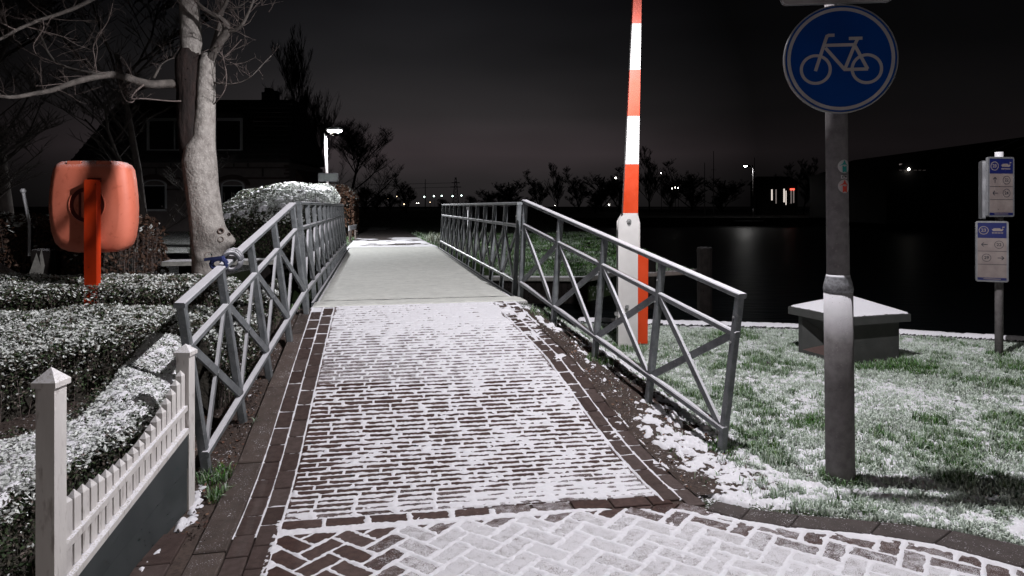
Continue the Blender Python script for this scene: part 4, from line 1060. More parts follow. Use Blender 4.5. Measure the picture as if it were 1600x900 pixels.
limbs = [
    [(290, 131, 8, 7.0), (262, 131, 7.6, 6.95), (238, 132, 7.4, 6.85), (215, 127, 7, 6.75), (190, 119, 6.6, 6.65), (170, 117, 6.2, 6.55), (145, 121, 5.4, 6.45), (112, 130, 4.8, 6.3), (82, 141, 4.2, 6.2), (50, 147, 3.8, 6.1), (15, 152, 3.2, 5.95), (-40, 146, 2.6, 5.8), (-110, 160, 1.6, 5.6)],
    [(172, 117, 3.6, 6.55), (140, 114, 3.2, 6.6), (112, 108, 2.8, 6.7), (90, 99, 2.5, 6.75), (76, 84, 2.2, 6.8), (68, 66, 1.8, 6.9), (58, 48, 1.4, 7.0), (40, 30, 0.9, 7.1)],
    [(150, -4, 3.4, 6.4), (118, 12, 3.2, 6.3), (80, 26, 3.0, 6.2), (60, 32, 2.8, 6.1), (28, 46, 2.6, 6.0), (0, 61, 2.4, 5.9), (-50, 80, 1.8, 5.8)],
    [(290, -60, 5, 7.0), (250, -40, 4.4, 6.8), (200, -20, 4, 6.6), (150, -4, 3.4, 6.4)],
    [(322, 104, 8, 7.0), (330, 88, 8, 6.98), (343, 66, 7.4, 6.92), (354, 49, 7.2, 6.88), (351, 36, 6, 6.85), (341, 27, 5, 6.84), (328, 20, 4, 6.83), (312, 8, 3.2, 6.8), (298, -12, 2.5, 6.8)],
    [(324, 100, 6, 7.05), (333, 76, 5.4, 7.08), (342, 46, 5, 7.1), (346, 20, 4.4, 7.15), (352, -20, 3.8, 7.2), (360, -90, 2.6, 7.3)],
    [(354, 48, 4.2, 6.88), (366, 47, 3.4, 6.85), (378, 38, 2.8, 6.8), (388, 20, 2.2, 6.75), (398, -5, 1.8, 6.7)],
    [(340, 25, 4.0, 6.84), (352, 8, 3.6, 6.8), (356, -10, 3.0, 6.75), (362, -60, 2.2, 6.7)],
    [(352, 18, 2.2, 6.85), (370, 12, 1.9, 6.8), (385, 2, 1.5, 6.75), (402, -10, 1.2, 6.7)],
    [(330, 128, 2.0, 7.0), (345, 131, 1.6, 6.95), (364, 131, 1.3, 6.9), (382, 126, 1.1, 6.85), (396, 116, 0.9, 6.8), (411, 100, 0.8, 6.8), (424, 87, 0.7, 6.8)],
    [(342, 98, 1.6, 6.95), (350, 90, 1.2, 6.9), (362, 78, 1.0, 6.88), (377, 62, 0.8, 6.85)],
    [(334, 163, 1.2, 6.98), (344, 152, 1.0, 6.9), (352, 138, 0.9, 6.88), (354, 118, 0.8, 6.86), (350, 96, 0.7, 6.85), (346, 80, 0.6, 6.85)],
    [(283, 158, 1.6, 6.85), (268, 158, 1.3, 6.8), (245, 156, 1.1, 6.7), (222, 154, 1.1, 6.6), (206, 154, 1.2, 6.55), (212, 143, 1.4, 6.6), (224, 133, 2.0, 6.7)],
    [(240, 122, 2.4, 6.9), (247, 110, 2.0, 6.9), (252, 101, 1.4, 6.9), (262, 94, 0.9, 6.9), (274, 90, 0.8, 6.95)],
    [(185, 128, 1.2, 6.6), (189, 142, 1.0, 6.6), (196, 156, 0.9, 6.55), (206, 160, 0.8, 6.55), (214, 152, 0.8, 6.6)],
    [(28, 47, 1.5, 6.0), (18, 44, 1.2, 5.95), (6, 38, 0.9, 5.9), (-8, 36, 0.7, 5.9)],
    [(66, 30, 1.2, 6.1), (68, 44, 0.9, 6.1), (58, 60, 0.8, 6.1), (52, 72, 0.7, 6.1), (56, 84, 0.6, 6.1)],
    [(151, 114, 0.9, 6.5), (148, 90, 0.8, 6.5), (146, 72, 0.8, 6.5), (158, 50, 0.7, 6.5), (170, 30, 0.6, 6.5), (176, 5, 0.5, 6.5)],
    [(147, 106, 0.7, 6.5), (152, 80, 0.6, 6.5), (150, 60, 0.6, 6.5), (160, 45, 0.5, 6.5)],
]
limbs += [   # boughs that reach out over the path, above the picture
    [(290, -100, 7, 7.0), (380, -140, 5.5, 6.5), (470, -112, 4.5, 5.8), (560, -78, 3.8, 5.25), (600, -52, 4.4, 5.05), (640, -56, 3.8, 4.93), (690, -84, 1.8, 4.75)],
    [(470, -112, 3.6, 5.8), (540, -84, 3.2, 5.4), (590, -32, 4.0, 5.1), (640, -26, 3.4, 4.95), (690, -62, 1.8, 4.8)],
    [(585, -62, 3.4, 5.12), (618, -34, 3.2, 5.0), (655, -28, 2.8, 4.9), (700, -40, 1.6, 4.8)],
]
twigs = MB(); rt = random.Random(21)
def twig(mb, p, d, ln_, r_, depth, rg):
    pts = [p]; n = 4; rad = [r_]
    for k in range(n):
        d = (d + Vector((rg.uniform(-.28, .28), rg.uniform(-.28, .28), rg.uniform(-.16, .30)))).normalized()
        pts.append(pts[-1] + d * ln_ / n); rad.append(r_ * (1 - 0.7 * (k + 1) / n))
    mb.tube(pts, rad, 3, False)
    if depth > 0:
        for k in range(rg.randint(2, 3)):
            i = rg.randint(1, n); dd = (d + Vector((rg.uniform(-.9, .9), rg.uniform(-.9, .9), rg.uniform(-.5, .9)))).normalized()
            twig(mb, pts[i], dd, ln_ * rg.uniform(0.45, 0.7), r_ * 0.6, depth - 1, rg)
for i, l in enumerate(limbs):
    mb = MB(); out, rad = limb(mb, l, 12 if l[0][2] > 2 else 6, 6, 0.07, i); obj('branch', mb, MT['limb_bark'] if l[0][2] > 1.8 else MT['twig'], tree, True)
    m_ = len(out)
    if l[-1][0] > 600: continue
    for _ in range(5 + m_ // 5):
        k = rt.randrange(m_ // 5, m_)
        d = Vector((rt.uniform(-1, 1), rt.uniform(-1, 0.6), rt.uniform(-0.35, 1))).normalized()
        big = rad[k] > 0.012
        twig(twigs, out[k], d, rt.uniform(0.10, 0.42) if big else rt.uniform(0.06, 0.2), min(rad[k] * 0.45, 0.0042), 1 if rt.random() < 0.75 else 2, rt)
for _ in range(44):
    p = W(rt.uniform(240, 420), rt.uniform(-190, 22), rt.uniform(6.6, 7.4)); twig(twigs, p, Vector((rt.uniform(-1, 1), rt.uniform(-.6, .6), rt.uniform(-.6, .8))).normalized(), rt.uniform(0.25, 0.5), 0.005, 2, rt)
obj('twigs', twigs, MT['twig'], tree)['kind'] = 'stuff'

# ---- lifebuoy cabinet
LZ = 6.4
lb = empty('lifebuoy_cabinet', (W(142, 322, LZ).x, LZ, hl(W(142, 322, LZ).x, LZ)), 'orange lifebuoy cabinet on a red-orange post, rising behind the hedges', 'lifebuoy cabinet')
fr = (W(142, 322, LZ), Vector((1, 0, 0)), Vector((0, 0, 1)), Vector((0, -1, 0)))
s_ = LZ / F
out_px = [(98, 252), (118, 251), (142, 250.5), (166, 251), (187, 252), (195, 256), (200, 264), (203, 282), (205.5, 305), (206.5, 325), (206, 348), (203, 370), (198, 383), (190, 390.5), (178, 394), (160, 395), (125, 395), (108, 393), (96, 388), (88, 380), (82, 362), (79, 340), (78, 318), (79.5, 296), (82, 276), (86, 261), (91, 255)]
op = [((x - 142) * s_, -(y - 322) * s_) for x, y in out_px]
n = len(op)
def shrink(p, f_, g_, dy=0.0): return [(a * f_, b_ * g_ + dy) for a, b_ in p]
layers = [(shrink(op, 0.93, 0.93), -0.15), (shrink(op, 0.985, 0.985), -0.13), (op, -0.03), (shrink(op, 0.995, 0.995), 0.012), (shrink(op, 0.97, 0.975), 0.035), (shrink(op, 0.90, 0.90, 0.004), 0.062), (shrink(op, 0.82, 0.80, 0.012), 0.080), (shrink(op, 0.78, 0.765, 0.014), 0.083), (shrink(op, 0.4, 0.4, 0.014), 0.085)]
mb = MB(); vs = [fr[0] + fr[1] * a + fr[2] * b_ + fr[3] * z for p, z in layers for a, b_ in p]
fs = [(i * n + k, i * n + (k + 1) % n, (i + 1) * n + (k + 1) % n, (i + 1) * n + k) for i in range(len(layers) - 1) for k in range(n)] + [tuple(range(n))[::-1], tuple(range((len(layers) - 1) * n, len(layers) * n))]
mb.add(vs, [f_[::-1] for f_ in fs]); cab = obj('cabinet', mb, MT['salmon'], lb, True)
for cx_ in (122, 167):
    mb = MB(); a0 = (cx_ - 10.5 - 142) * s_; a1 = (cx_ + 10.5 - 142) * s_; b0 = -(259 - 322) * s_; b1 = -(252 - 322) * s_
    mb.frame(fr, [(a0, b0), (a1, b0), (a1, b1 - 0.004), (a1 - 0.008, b1), (a0 + 0.008, b1), (a0, b1 - 0.004)], 0.0, 0.062); obj('hinge', mb, MT['salmon'], lb)
    mb = MB(); mb.frame(fr, [(a0 - 0.006, b0 - 0.008), (a1 + 0.006, b0 - 0.008), (a1 + 0.006, b1 - 0.01), (a0 - 0.006, b1 - 0.01)], 0.0, 0.052); obj('hinge_recess_shade', mb, MT['salmon_shade'], lb)
cc = ((145 - 142) * s_, -(320 - 322) * s_); mb = MB()
ro, ri = 27.5 * s_, 21 * s_; N_ = 40
ringp = lambda r_, z: [fr[0] + fr[1] * (cc[0] + r_ * math.cos(2 * math.pi * k / N_)) + fr[2] * (cc[1] + r_ * math.sin(2 * math.pi * k / N_)) + fr[3] * z for k in range(N_)]
vs = ringp(ro, 0.084) + ringp(ro, 0.0865) + ringp(ri, 0.0865) + ringp(ri, 0.084)
mb.add(vs, [(i * N_ + (k + 1) % N_, i * N_ + k, (i + 1) * N_ + k, (i + 1) * N_ + (k + 1) % N_) for i in range(3) for k in range(N_)]); obj('ring_groove_shade', mb, MT['salmon_shade'], lb)  # flat dark band on the front, painted as the groove's shade
mb = MB(); vs = ringp(ro + 0.004, 0.084) + ringp(ro + 0.004, 0.094) + ringp(ro - 0.002, 0.094) + ringp(ro - 0.002, 0.084)
mb.add(vs, [(i * N_ + (k + 1) % N_, i * N_ + k, (i + 1) * N_ + k, (i + 1) * N_ + (k + 1) % N_) for i in range(3) for k in range(N_)]); obj('ring_lip', mb, MT['salmon'], lb)
mb = MB(); a0, a1 = (132 - 142) * s_, (136 - 142) * s_
mb.frame(fr, [(a0, -0.11), (a1, -0.11), (a1, 0.12), (a0, 0.12)], 0.084, 0.0868); obj('strap_slot_shade', mb, MT['salmon_shade'], lb)
mb = MB(); px0 = W(135.5, 0, LZ - .12).x; px1 = W(154.5, 0, LZ - .12).x; zt = W(0, 281, LZ - .12).z
mb.box(px0, px1, LZ - 0.16, LZ - 0.090, hl(px0, LZ) - 0.3, zt, 0.003); obj('post', mb, MT['orange_post'], lb)
mb = MB(); mb.box(px0 - 0.004, px1 + 0.004, LZ - 0.105, LZ - 0.0845, zt - 0.02, zt + 0.018); obj('post_notch_shade', mb, MT['salmon_shade'], lb)
mb = MB()
for q in range(2): mb.box(px0 + 0.02, px1 - 0.02, LZ - 0.089, LZ - 0.07, 1.35 + q * 0.35, 1.39 + q * 0.35)
obj('bracket', mb, MT['bolt'], lb)

# ---- the barrier
BZ = 7.85
bar = empty('barrier', (W(979, 545, BZ).x, BZ, 0), 'raised red-and-white barrier boom on a white column beyond the sloping railing', 'barrier')
def px_plate(pts, z0, z1, mat, nm, par, ref=None):
    """outline in pixels at depth ref, from depth z0 to z1"""
    ref = ref or z0; mb = MB()
    fr_ = (Vector((0, 0, 0)), Vector((1, 0, 0)), Vector((0, 0, 1)), Vector((0, -1, 0)))
    poly = [(W(x, y, ref).x, W(x, y, ref).z) for x, y in pts][::-1]
    if poly_area(poly) < 0: poly = poly[::-1]
    mb.frame(fr_, poly, -z1, -z0); return obj(nm, mb, mat, par)
col_px = [(966, 350), (968, 342), (973, 336.5), (980, 334), (987, 335.5), (993, 340), (996.5, 348), (997, 360), (996, 556), (966, 556)]
px_plate(col_px, BZ - 0.10, BZ - 0.07, MT['barrier_white'], 'front_plate', bar)
px_plate([(964, 346), (971, 334), (984, 329), (997, 336), (1000, 348), (1000, 560), (964, 560)], BZ + 0.10, BZ + 0.13, MT['barrier_white'], 'back_plate', bar)
px_plate([(967, 352), (975, 345), (990, 345), (995, 352), (995, 554), (967, 554)], BZ - 0.069, BZ + 0.099, MT['barrier_white'], 'column', bar, BZ)
c_ = W(983, 346, BZ - 0.1); mb = MB(); mb.tube([c_ + Vector((0, 0.002, 0)), c_ + Vector((0, -0.018, 0))], [0.030, 0.026], 14); mb.tube([c_ + Vector((0, -0.018, 0)), c_ + Vector((0, -0.032, 0))], [0.018, 0.013], 6); obj('pivot_bolt', mb, MT['bolt'], bar)
mb = MB(); mb.frame((c_, Vector((1, 0, 0)), Vector((0, 0, 1)), Vector((0, -1, 0))), [(-0.022, -0.028), (0, -0.052), (0.022, -0.028)], 0.0, 0.008); obj('bolt_tab', mb, MT['bolt'], bar)
for hx, hy in ((979.5, 479), (962.5, 490)):
    c_ = W(hx, hy, BZ - 0.11); mb = MB(); mb.tube([c_ + Vector((0, 0.01, 0)), c_ + Vector((0, -0.03, 0))], 0.022, 10); mb.tube([c_ + Vector((0, -0.012, 0)), c_ + Vector((0, -0.012, -0.08))], 0.008, 6); obj('latch', mb, MT['bolt'], bar)
bx_ = lambda y: 984.2 + (330 - y) * 0.0325
bw_ = lambda y: max(11.6 - (330 - y) * 0.0156, 3.5)
ys_ = [333, 257, 182, 110, 38, -35, -107, -180, -252, -324]
for i in range(len(ys_) - 1):
    ya, yb = ys_[i] , ys_[i + 1]; mt = MT['barrier_orange'] if i % 2 == 0 else MT['barrier_white']
    if i == 0:
        px_plate([(bx_(350) - 10, 352), (bx_(350) + 10, 352), (bx_(ya) + bw_(ya), ya), (bx_(ya) - bw_(ya), ya)], BZ - 0.045, BZ + 0.045, MT['barrier_white'], 'boom_root', bar, BZ)
    px_plate([(bx_(ya) - bw_(ya), ya - 0.05), (bx_(ya) + bw_(ya), ya - 0.05), (bx_(yb) + bw_(yb), yb + 0.05), (bx_(yb) - bw_(yb), yb + 0.05)], BZ - 0.045, BZ + 0.045, mt, 'boom_section', bar, BZ)
px_plate([(993, 392), (1003, 393), (1013, 404), (1012, 537), (993, 537)], BZ + 0.0, BZ + 0.095, MT['barrier_orange'], 'counterweight', bar, BZ)

# ---- cycle path sign on the lamp post
LX, LY = W(1313, 750, 4.0).x, 4.0
lamp = street_lamp((LX, LY, 0.0), 4.55, (-0.55, 0.06, 0), 'thick stepped steel lamp post carrying the blue bicycle sign', MAIN_LAMP, None, (0.079, 0.062), 1.10, (-0.011, 0.0))
def text_mesh(s, size, fr, mat, nm, par, z=0.0015, bold=0.0, align='CENTER'):
    cu = bpy.data.curves.new('t', 'FONT'); cu.body = s; cu.size = size; cu.align_x = align; cu.align_y = 'CENTER'; cu.offset = bold; cu.extrude = 0.0004; cu.resolution_u = 3
    to = bpy.data.objects.new('t', cu); COL.objects.link(to)
    dg = bpy.context.evaluated_depsgraph_get(); me = bpy.data.meshes.new_from_object(to.evaluated_get(dg))
    vs = [fr[0] + fr[1] * v.co.x + fr[2] * v.co.y + fr[3] * (z + v.co.z) for v in me.vertices]; fs = [tuple(p.vertices) for p in me.polygons]
    bpy.data.objects.remove(to); bpy.data.curves.remove(cu)
    mb = MB(); mb.add(vs, fs); return obj(nm, mb, mat, par)
def disc(fr, c, r0, r1, z0, z1, n=48):
    """ring between radii r0 < r1 (r0 = 0 gives a full disc)"""
    mb = MB()
    if r0 <= 0: mb.frame(fr, [(c[0] + r1 * math.cos(2 * math.pi * k / n), c[1] + r1 * math.sin(2 * math.pi * k / n)) for k in range(n)], z0, z1); return mb
    P = lambda r_, z: [fr[0] + fr[1] * (c[0] + r_ * math.cos(2 * math.pi * k / n)) + fr[2] * (c[1] + r_ * math.sin(2 * math.pi * k / n)) + fr[3] * z for k in range(n)]
    mb.add(P(r1, z0) + P(r1, z1) + P(r0, z1) + P(r0, z0), [(i * n + k, i * n + (k + 1) % n, ((i + 1) % 4) * n + (k + 1) % n, ((i + 1) % 4) * n + k) for i in range(4) for k in range(n)])
    return mb
def stroke(mb, fr, pts, w, z0, z1):
    for i in range(len(pts) - 1):
        a, b_ = Vector(pts[i]), Vector(pts[i + 1]); d = (b_ - a).normalized(); nn2 = Vector((-d.y, d.x)) * w / 2
        e = 0.25 * w if i < len(pts) - 2 else 0
        a2 = a - d * (0.25 * w if i > 0 else 0); b2 = b_ + d * e
        mb.frame(fr, [tuple(a2 - nn2), tuple(b2 - nn2), tuple(b2 + nn2), tuple(a2 + nn2)], z0, z1)
    return mb
sc_ = W(1313.5, 92, 3.88)
yaw = R(-7); nrm = Vector((math.sin(yaw) * 1.0, -math.cos(yaw), 0)); rgt = Vector((math.cos(yaw), math.sin(yaw), 0))
sgn = empty('cycle_path_sign', sc_, 'round blue sign with a white bicycle, clamped to the lamp post', 'road sign')
fr = (sc_, rgt, Vector((0, 0, 1)), nrm); SR = 0.308
obj('rim', disc(fr, (0, 0), SR - 0.006, SR, -0.026, 0.003, 64), MT['sign_rim'], sgn, False)
obj('panel', disc(fr, (0, 0), 0, SR - 0.0065, -0.006, 0.0, 64), MT['blue'], sgn)
obj('border', disc(fr, (0, 0), SR * 0.885, SR * 0.945, 0.0002, 0.0012, 64), MT['sign_white'], sgn)
k_ = 0.300 / 340
q = lambda x, y: ((x - 460) * k_, -(y - 365) * k_)
bk = MB()
for cx_, cy_ in ((307, 430), (619, 432)):
    d_ = disc(fr, q(cx_, cy_), 80 * k_, 98.5 * k_, 0.0002, 0.0012, 40); bk.add(d_.v, d_.f)
lw = 20 * k_
stroke(bk, fr, [q(305, 440), q(368, 240), q(376, 217), q(388, 212), q(422, 212)], lw, 0.0003, 0.0015)
stroke(bk, fr, [q(360, 276), q(548, 276)], lw, 0.0004, 0.0017)
stroke(bk, fr, [q(366, 292), q(484, 434)], lw, 0.0005, 0.0019)
stroke(bk, fr, [q(484, 434), q(546, 276), q(562, 240)], lw, 0.0006, 0.0021)
stroke(bk, fr, [q(478, 434), q(626, 434)], lw, 0.0007, 0.0023)
stroke(bk, fr, [q(546, 280), q(624, 434)], lw, 0.0003, 0.0014)
stroke(bk, fr, [q(510, 236), q(592, 236)], lw, 0.0008, 0.0025)
obj('bicycle_symbol', bk, MT['sign_white'], sgn)
for dz in (-0.14, 0.16):
    mb = MB(); mb.tube([Vector((LX - 0.011 * 2.46 + 0.071 * math.cos(a), LY + 0.071 * math.sin(a), sc_.z + dz)) for a in [2 * math.pi * k / 20 for k in range(21)]], 0.008, 6)
    mb.box(LX - 0.06, LX + 0.02, LY - 0.10, LY - 0.065, sc_.z + dz - 0.012, sc_.z + dz + 0.012); obj('clamp', mb, MT['bolt'], sgn)
us = empty('upper_sign', W(1308, -45, 3.9), 'white plate with rounded corners above the blue bicycle sign', 'sign')
fr = (W(1308, -45, 3.9), rgt, Vector((0, 0, 1)), nrm)
def rrect(w, h, r_, n=5):
    out = []
    for cx_, cy_, a0 in ((w - r_, h - r_, 0), (-w + r_, h - r_, 90), (-w + r_, -h + r_, 180), (w - r_, -h + r_, 270)):
        out += [(cx_ + r_ * math.cos(R(a0 + 90 * k / n)), cy_ + r_ * math.sin(R(a0 + 90 * k / n))) for k in range(n + 1)]
    return out
mb = MB(); mb.frame(fr, rrect(0.302, 0.178, 0.03), -0.008, 0.0); obj('plate', mb, MT['sign_white'], us)
mb = MB(); mb.frame(fr, rrect(0.306, 0.182, 0.034), -0.024, -0.0085); obj('rim', mb, MT['sign_rim'], us)
mb = MB(); mb.box(LX - 0.08, LX + 0.02, LY - 0.11, LY - 0.055, 2.90, 2.93); obj('clamp', mb, MT['bolt'], us)
# route stickers bent round the post
def on_post(a, z, lift):                              # a = metres along the skin, from the middle facing the camera
    rr_ = 0.0615 + lift; th_ = -math.pi / 2 - 0.33 + a / 0.062
    return Vector((LX - 0.011 * z + rr_ * math.cos(th_), LY + rr_ * math.sin(th_), z))
def skin(poly, z, lift, mat, nm, par):
    mb = MB(); n = len(poly); cxy = (sum(p[0] for p in poly) / n, sum(p[1] for p in poly) / n)
    N2 = 6; vs = []; fs = []
    for j in range(N2 + 1):
        for a, b_ in poly: vs.append(on_post(cxy[0] + (a - cxy[0]) * j / N2, z + cxy[1] + (b_ - cxy[1]) * j / N2, lift))
    for j in range(N2):
        for i in range(n): fs.append((j * n + i, j * n + (i + 1) % n, (j + 1) * n + (i + 1) % n, (j + 1) * n + i))
    mb.add(vs, fs); return obj(nm, mb, mat, par)
def circ(r_, n=24, sy=1.0): return [(r_ * math.cos(2 * math.pi * k / n), r_ * sy * math.sin(2 * math.pi * k / n)) for k in range(n)]
arrow_head = [(-0.030, 0.003), (0.030, 0.003), (0, 0.037)]; arrow_stem = [(-0.013, -0.035), (0.015, -0.035), (0.015, 0.004), (-0.013, 0.004)]
A0 = 0.036
for yy, mt, lab in ((260, 'teal', 'round white sticker with a teal up arrow, upper one on the lamp post'), (291, 'red', 'round white sticker with a red up arrow, lower one on the lamp post')):
    z = W(0, yy, 3.94).z; st_ = empty('route_sticker', on_post(A0, z, 0), lab, 'sticker')
    skin([(A0 + a, b_) for a, b_ in circ(0.039)], z, 0.0012, MT['sign_white'], 'backing', st_)
    skin([(A0 + a, b_) for a, b_ in arrow_head], z, 0.0020, MT[mt], 'arrow_head', st_)
    skin([(A0 + a, b_) for a, b_ in arrow_stem], z, 0.0020, MT[mt], 'arrow_stem', st_)
z = W(0, 276.5, 3.94).z; st_ = empty('label_sticker', on_post(A0, z, 0), 'tiny white rectangular sticker between the teal and red arrows', 'sticker')
skin([(A0 - 0.022, -0.010), (A0 + 0.020, -0.010), (A0 + 0.020, 0.010), (A0 - 0.022, 0.010)], z, 0.0012, MT['sign_white'], 'backing', st_)
skin([(A0 - 0.016, -0.004), (A0 - 0.008, -0.004), (A0 - 0.008, 0.004), (A0 - 0.016, 0.004)], z, 0.0020, MT['black'], 'print', st_)
skin([(A0 - 0.002, -0.003), (A0 + 0.014, -0.003), (A0 + 0.014, 0.005), (A0 - 0.002, 0.005)], z, 0.0020, MT['black'], 'print', st_)

# ---- boat route signs on their own post
SZ = 7.35
sp_x = W(1561, 0, SZ).x
rp = empty('sign_post', (sp_x, SZ, hl(sp_x, SZ)), 'slim grey tube post holding the numbered boat route boards', 'sign post')
mb = MB(); mb.tube([(sp_x, SZ, -0.2), (sp_x, SZ, 1.2), (sp_x, SZ, 2.18)], 0.040, 16); obj('tube', mb, MT['post_steel'], rp, True)
def boat_icon(fr, c, s, mat, par):
    mb = MB(); X0, Y0 = c
    mb.frame(fr, [(X0 - 1.0 * s, Y0 + 0.15 * s), (X0 - 0.8 * s, Y0 - 0.25 * s), (X0 + 0.8 * s, Y0 - 0.25 * s), (X0 + 1.05 * s, Y0 + 0.15 * s)], 0.0012, 0.0022)
    mb.frame(fr, [(X0 - 0.75 * s, Y0 + 0.16 * s), (X0 + 0.55 * s, Y0 + 0.16 * s), (X0 + 0.45 * s, Y0 + 0.34 * s), (X0 - 0.65 * s, Y0 + 0.34 * s)], 0.0012, 0.0022)
    mb.frame(fr, [(X0 + 0.84 * s, Y0 + 0.16 * s), (X0 + 0.90 * s, Y0 + 0.16 * s), (X0 + 0.90 * s, Y0 + 0.7 * s), (X0 + 0.84 * s, Y0 + 0.7 * s)], 0.0012, 0.0022)
    mb.frame(fr, [(X0 + 0.91 * s, Y0 + 0.45 * s), (X0 + 1.2 * s, Y0 + 0.5 * s), (X0 + 1.2 * s, Y0 + 0.68 * s), (X0 + 0.91 * s, Y0 + 0.66 * s)], 0.0012, 0.0022)
    for k in range(8): mb.frame(fr, [(X0 + (-0.95 + k * 0.25) * s, Y0 - 0.75 * s), (X0 + (-0.80 + k * 0.25) * s, Y0 - 0.75 * s), (X0 + (-0.80 + k * 0.25) * s, Y0 - 0.50 * s), (X0 + (-0.95 + k * 0.25) * s, Y0 - 0.50 * s)], 0.0012, 0.0022)
    return obj('boat_symbol', mb, mat, par)
def arrow(fr, c, s, ang, mat, par):
    mb = MB(); ca_, sa_ = math.cos(ang), math.sin(ang); T_ = lambda p: (c[0] + p[0] * ca_ - p[1] * sa_, c[1] + p[0] * sa_ + p[1] * ca_)
    stroke(mb, fr, [T_((-s, 0)), T_((s, 0))], s * 0.26, 0.0012, 0.0020)
    stroke(mb, fr, [T_((s * 0.25, s * 0.72)), T_((s, 0))], s * 0.26, 0.0013, 0.0023)
    stroke(mb, fr, [T_((s * 0.25, -s * 0.72)), T_((s, 0))], s * 0.26, 0.0014, 0.0026)
    return obj('arrow', mb, mat, par)
def route_board(c, yaw_, w, h, label, rows):
    """blue head with number and boat, two direction rows, an empty row and a blue foot"""
    rg_ = Vector((math.cos(yaw_), math.sin(yaw_), 0)); nm_ = Vector((math.sin(yaw_), -math.cos(yaw_), 0)); fr = (c, rg_, Vector((0, 0, 1)), nm_)
    t = empty('route_sign', c, label, 'sign')
    mb = MB(); mb.frame(fr, rrect(w, h, 0.022), -0.030, 0.0); obj('case', mb, MT['sign_rim'], t)
    ww, hh = w - 0.018, h - 0.018; y1 = hh - 0.53 * hh
    mb = MB(); mb.frame(fr, [(-ww, y1), (ww, y1), (ww, hh), (-ww, hh)], 0.0003, 0.0010); hd = obj('header', mb, MT['navy'], t)
    foot_ = -hh + 0.09 * hh
    mb = MB(); mb.frame(fr, [(-ww, foot_), (ww, foot_), (ww, y1 - 0.001), (-ww, y1 - 0.001)], 0.0003, 0.0010); pn = obj('panel', mb, MT['sign_paper'], t)
    mb = MB(); mb.frame(fr, [(-ww, -hh), (ww, -hh), (ww, foot_ - 0.001), (-ww, foot_ - 0.001)], 0.0003, 0.0010); obj('footer', mb, MT['navy'], t)
    mb = MB(); mb.frame(fr, [(-ww * .6, foot_ - 0.018), (ww * .6, foot_ - 0.018), (ww * .6, foot_ - 0.010), (-ww * .6, foot_ - 0.010)], 0.0011, 0.0017); obj('print', mb, MT['sign_paper'], t)
    hc = (hh + y1) / 2; rh = (y1 - foot_) / 3
    d_ = disc(fr, (-ww * 0.58, hc), ww * 0.29, ww * 0.345, 0.0011, 0.0019, 28); obj('number_ring', d_, MT['sign_paper'], t)
    text_mesh('23', ww * 0.36, (c + rg_ * (-ww * 0.58) + Vector((0, 0, hc)), rg_, Vector((0, 0, 1)), nm_), MT['sign_paper'], 'number', t, 0.0014, 0.0012)
    boat_icon(fr, (ww * 0.38, hc + 0.006), ww * 0.40, MT['sign_paper'], t)
    for i in range(3):
        yl = y1 - rh * (i + 1)
        if i < 2:
            mb = MB(); mb.frame(fr, [(-ww, yl - 0.0025), (ww, yl - 0.0025), (ww, yl + 0.0025), (-ww, yl + 0.0025)], 0.0011, 0.0017); obj('divider', mb, MT['black'], t)
        mb = None
    for i, (ax_, adir, nx, num) in enumerate(rows):
        yc = y1 - rh * (i + 0.5)
        arrow(fr, (ww * ax_, yc), ww * 0.22, adir, MT['black'], t)
        obj('number_ring', disc(fr, (ww * nx, yc), ww * 0.285, ww * 0.325, 0.0011, 0.0019, 28), MT['black'], t)
        text_mesh(num, ww * 0.34, (c + rg_ * (ww * nx) + Vector((0, 0, yc)), rg_, Vector((0, 0, 1)), nm_), MT['black'], 'number', t, 0.0014, 0.0010)
    return t
LEFT, RIGHT_, UP_ = math.pi, 0.0, math.pi / 2
route_board(W(1564.5, 292, SZ - 0.09), R(8), 0.156, 0.318, 'upper boat route board, numbers 22 and 24 below its blue 23 head',
            [(-0.55, UP_, 0.45, '22'), (-0.52, LEFT, 0.45, '24')])
route_board(W(1550, 393, SZ - 0.10), R(-24), 0.146, 0.322, 'lower boat route board, numbers 22 and 29 below its blue 23 head',
            [(-0.52, LEFT, 0.48, '22'), (0.60, RIGHT_, -0.38, '29')])
c_ = W(1537, 297, SZ + 0.07); yb = R(62); bb = empty('route_sign', c_, 'board seen almost edge-on behind the upper route board', 'sign')
fr = (c_, Vector((math.cos(yb), math.sin(yb), 0)), Vector((0, 0, 1)), Vector((math.sin(yb), -math.cos(yb), 0)))
mb = MB(); mb.frame(fr, rrect(0.156, 0.312, 0.022), -0.030, 0.0); obj('case', mb, MT['sign_rim'], bb)
mb = MB(); mb.frame(fr, rrect(0.142, 0.296, 0.018), 0.0003, 0.0015); obj('back_panel', mb, MT['sign_back'], bb)
mb = MB(); mb.beam(c_ + Vector((0.0, 0.0, 0.1)), Vector((sp_x, SZ, c_.z + 0.1)), 0.02, 0.03); obj('bracket', mb, MT['bolt'], bb)

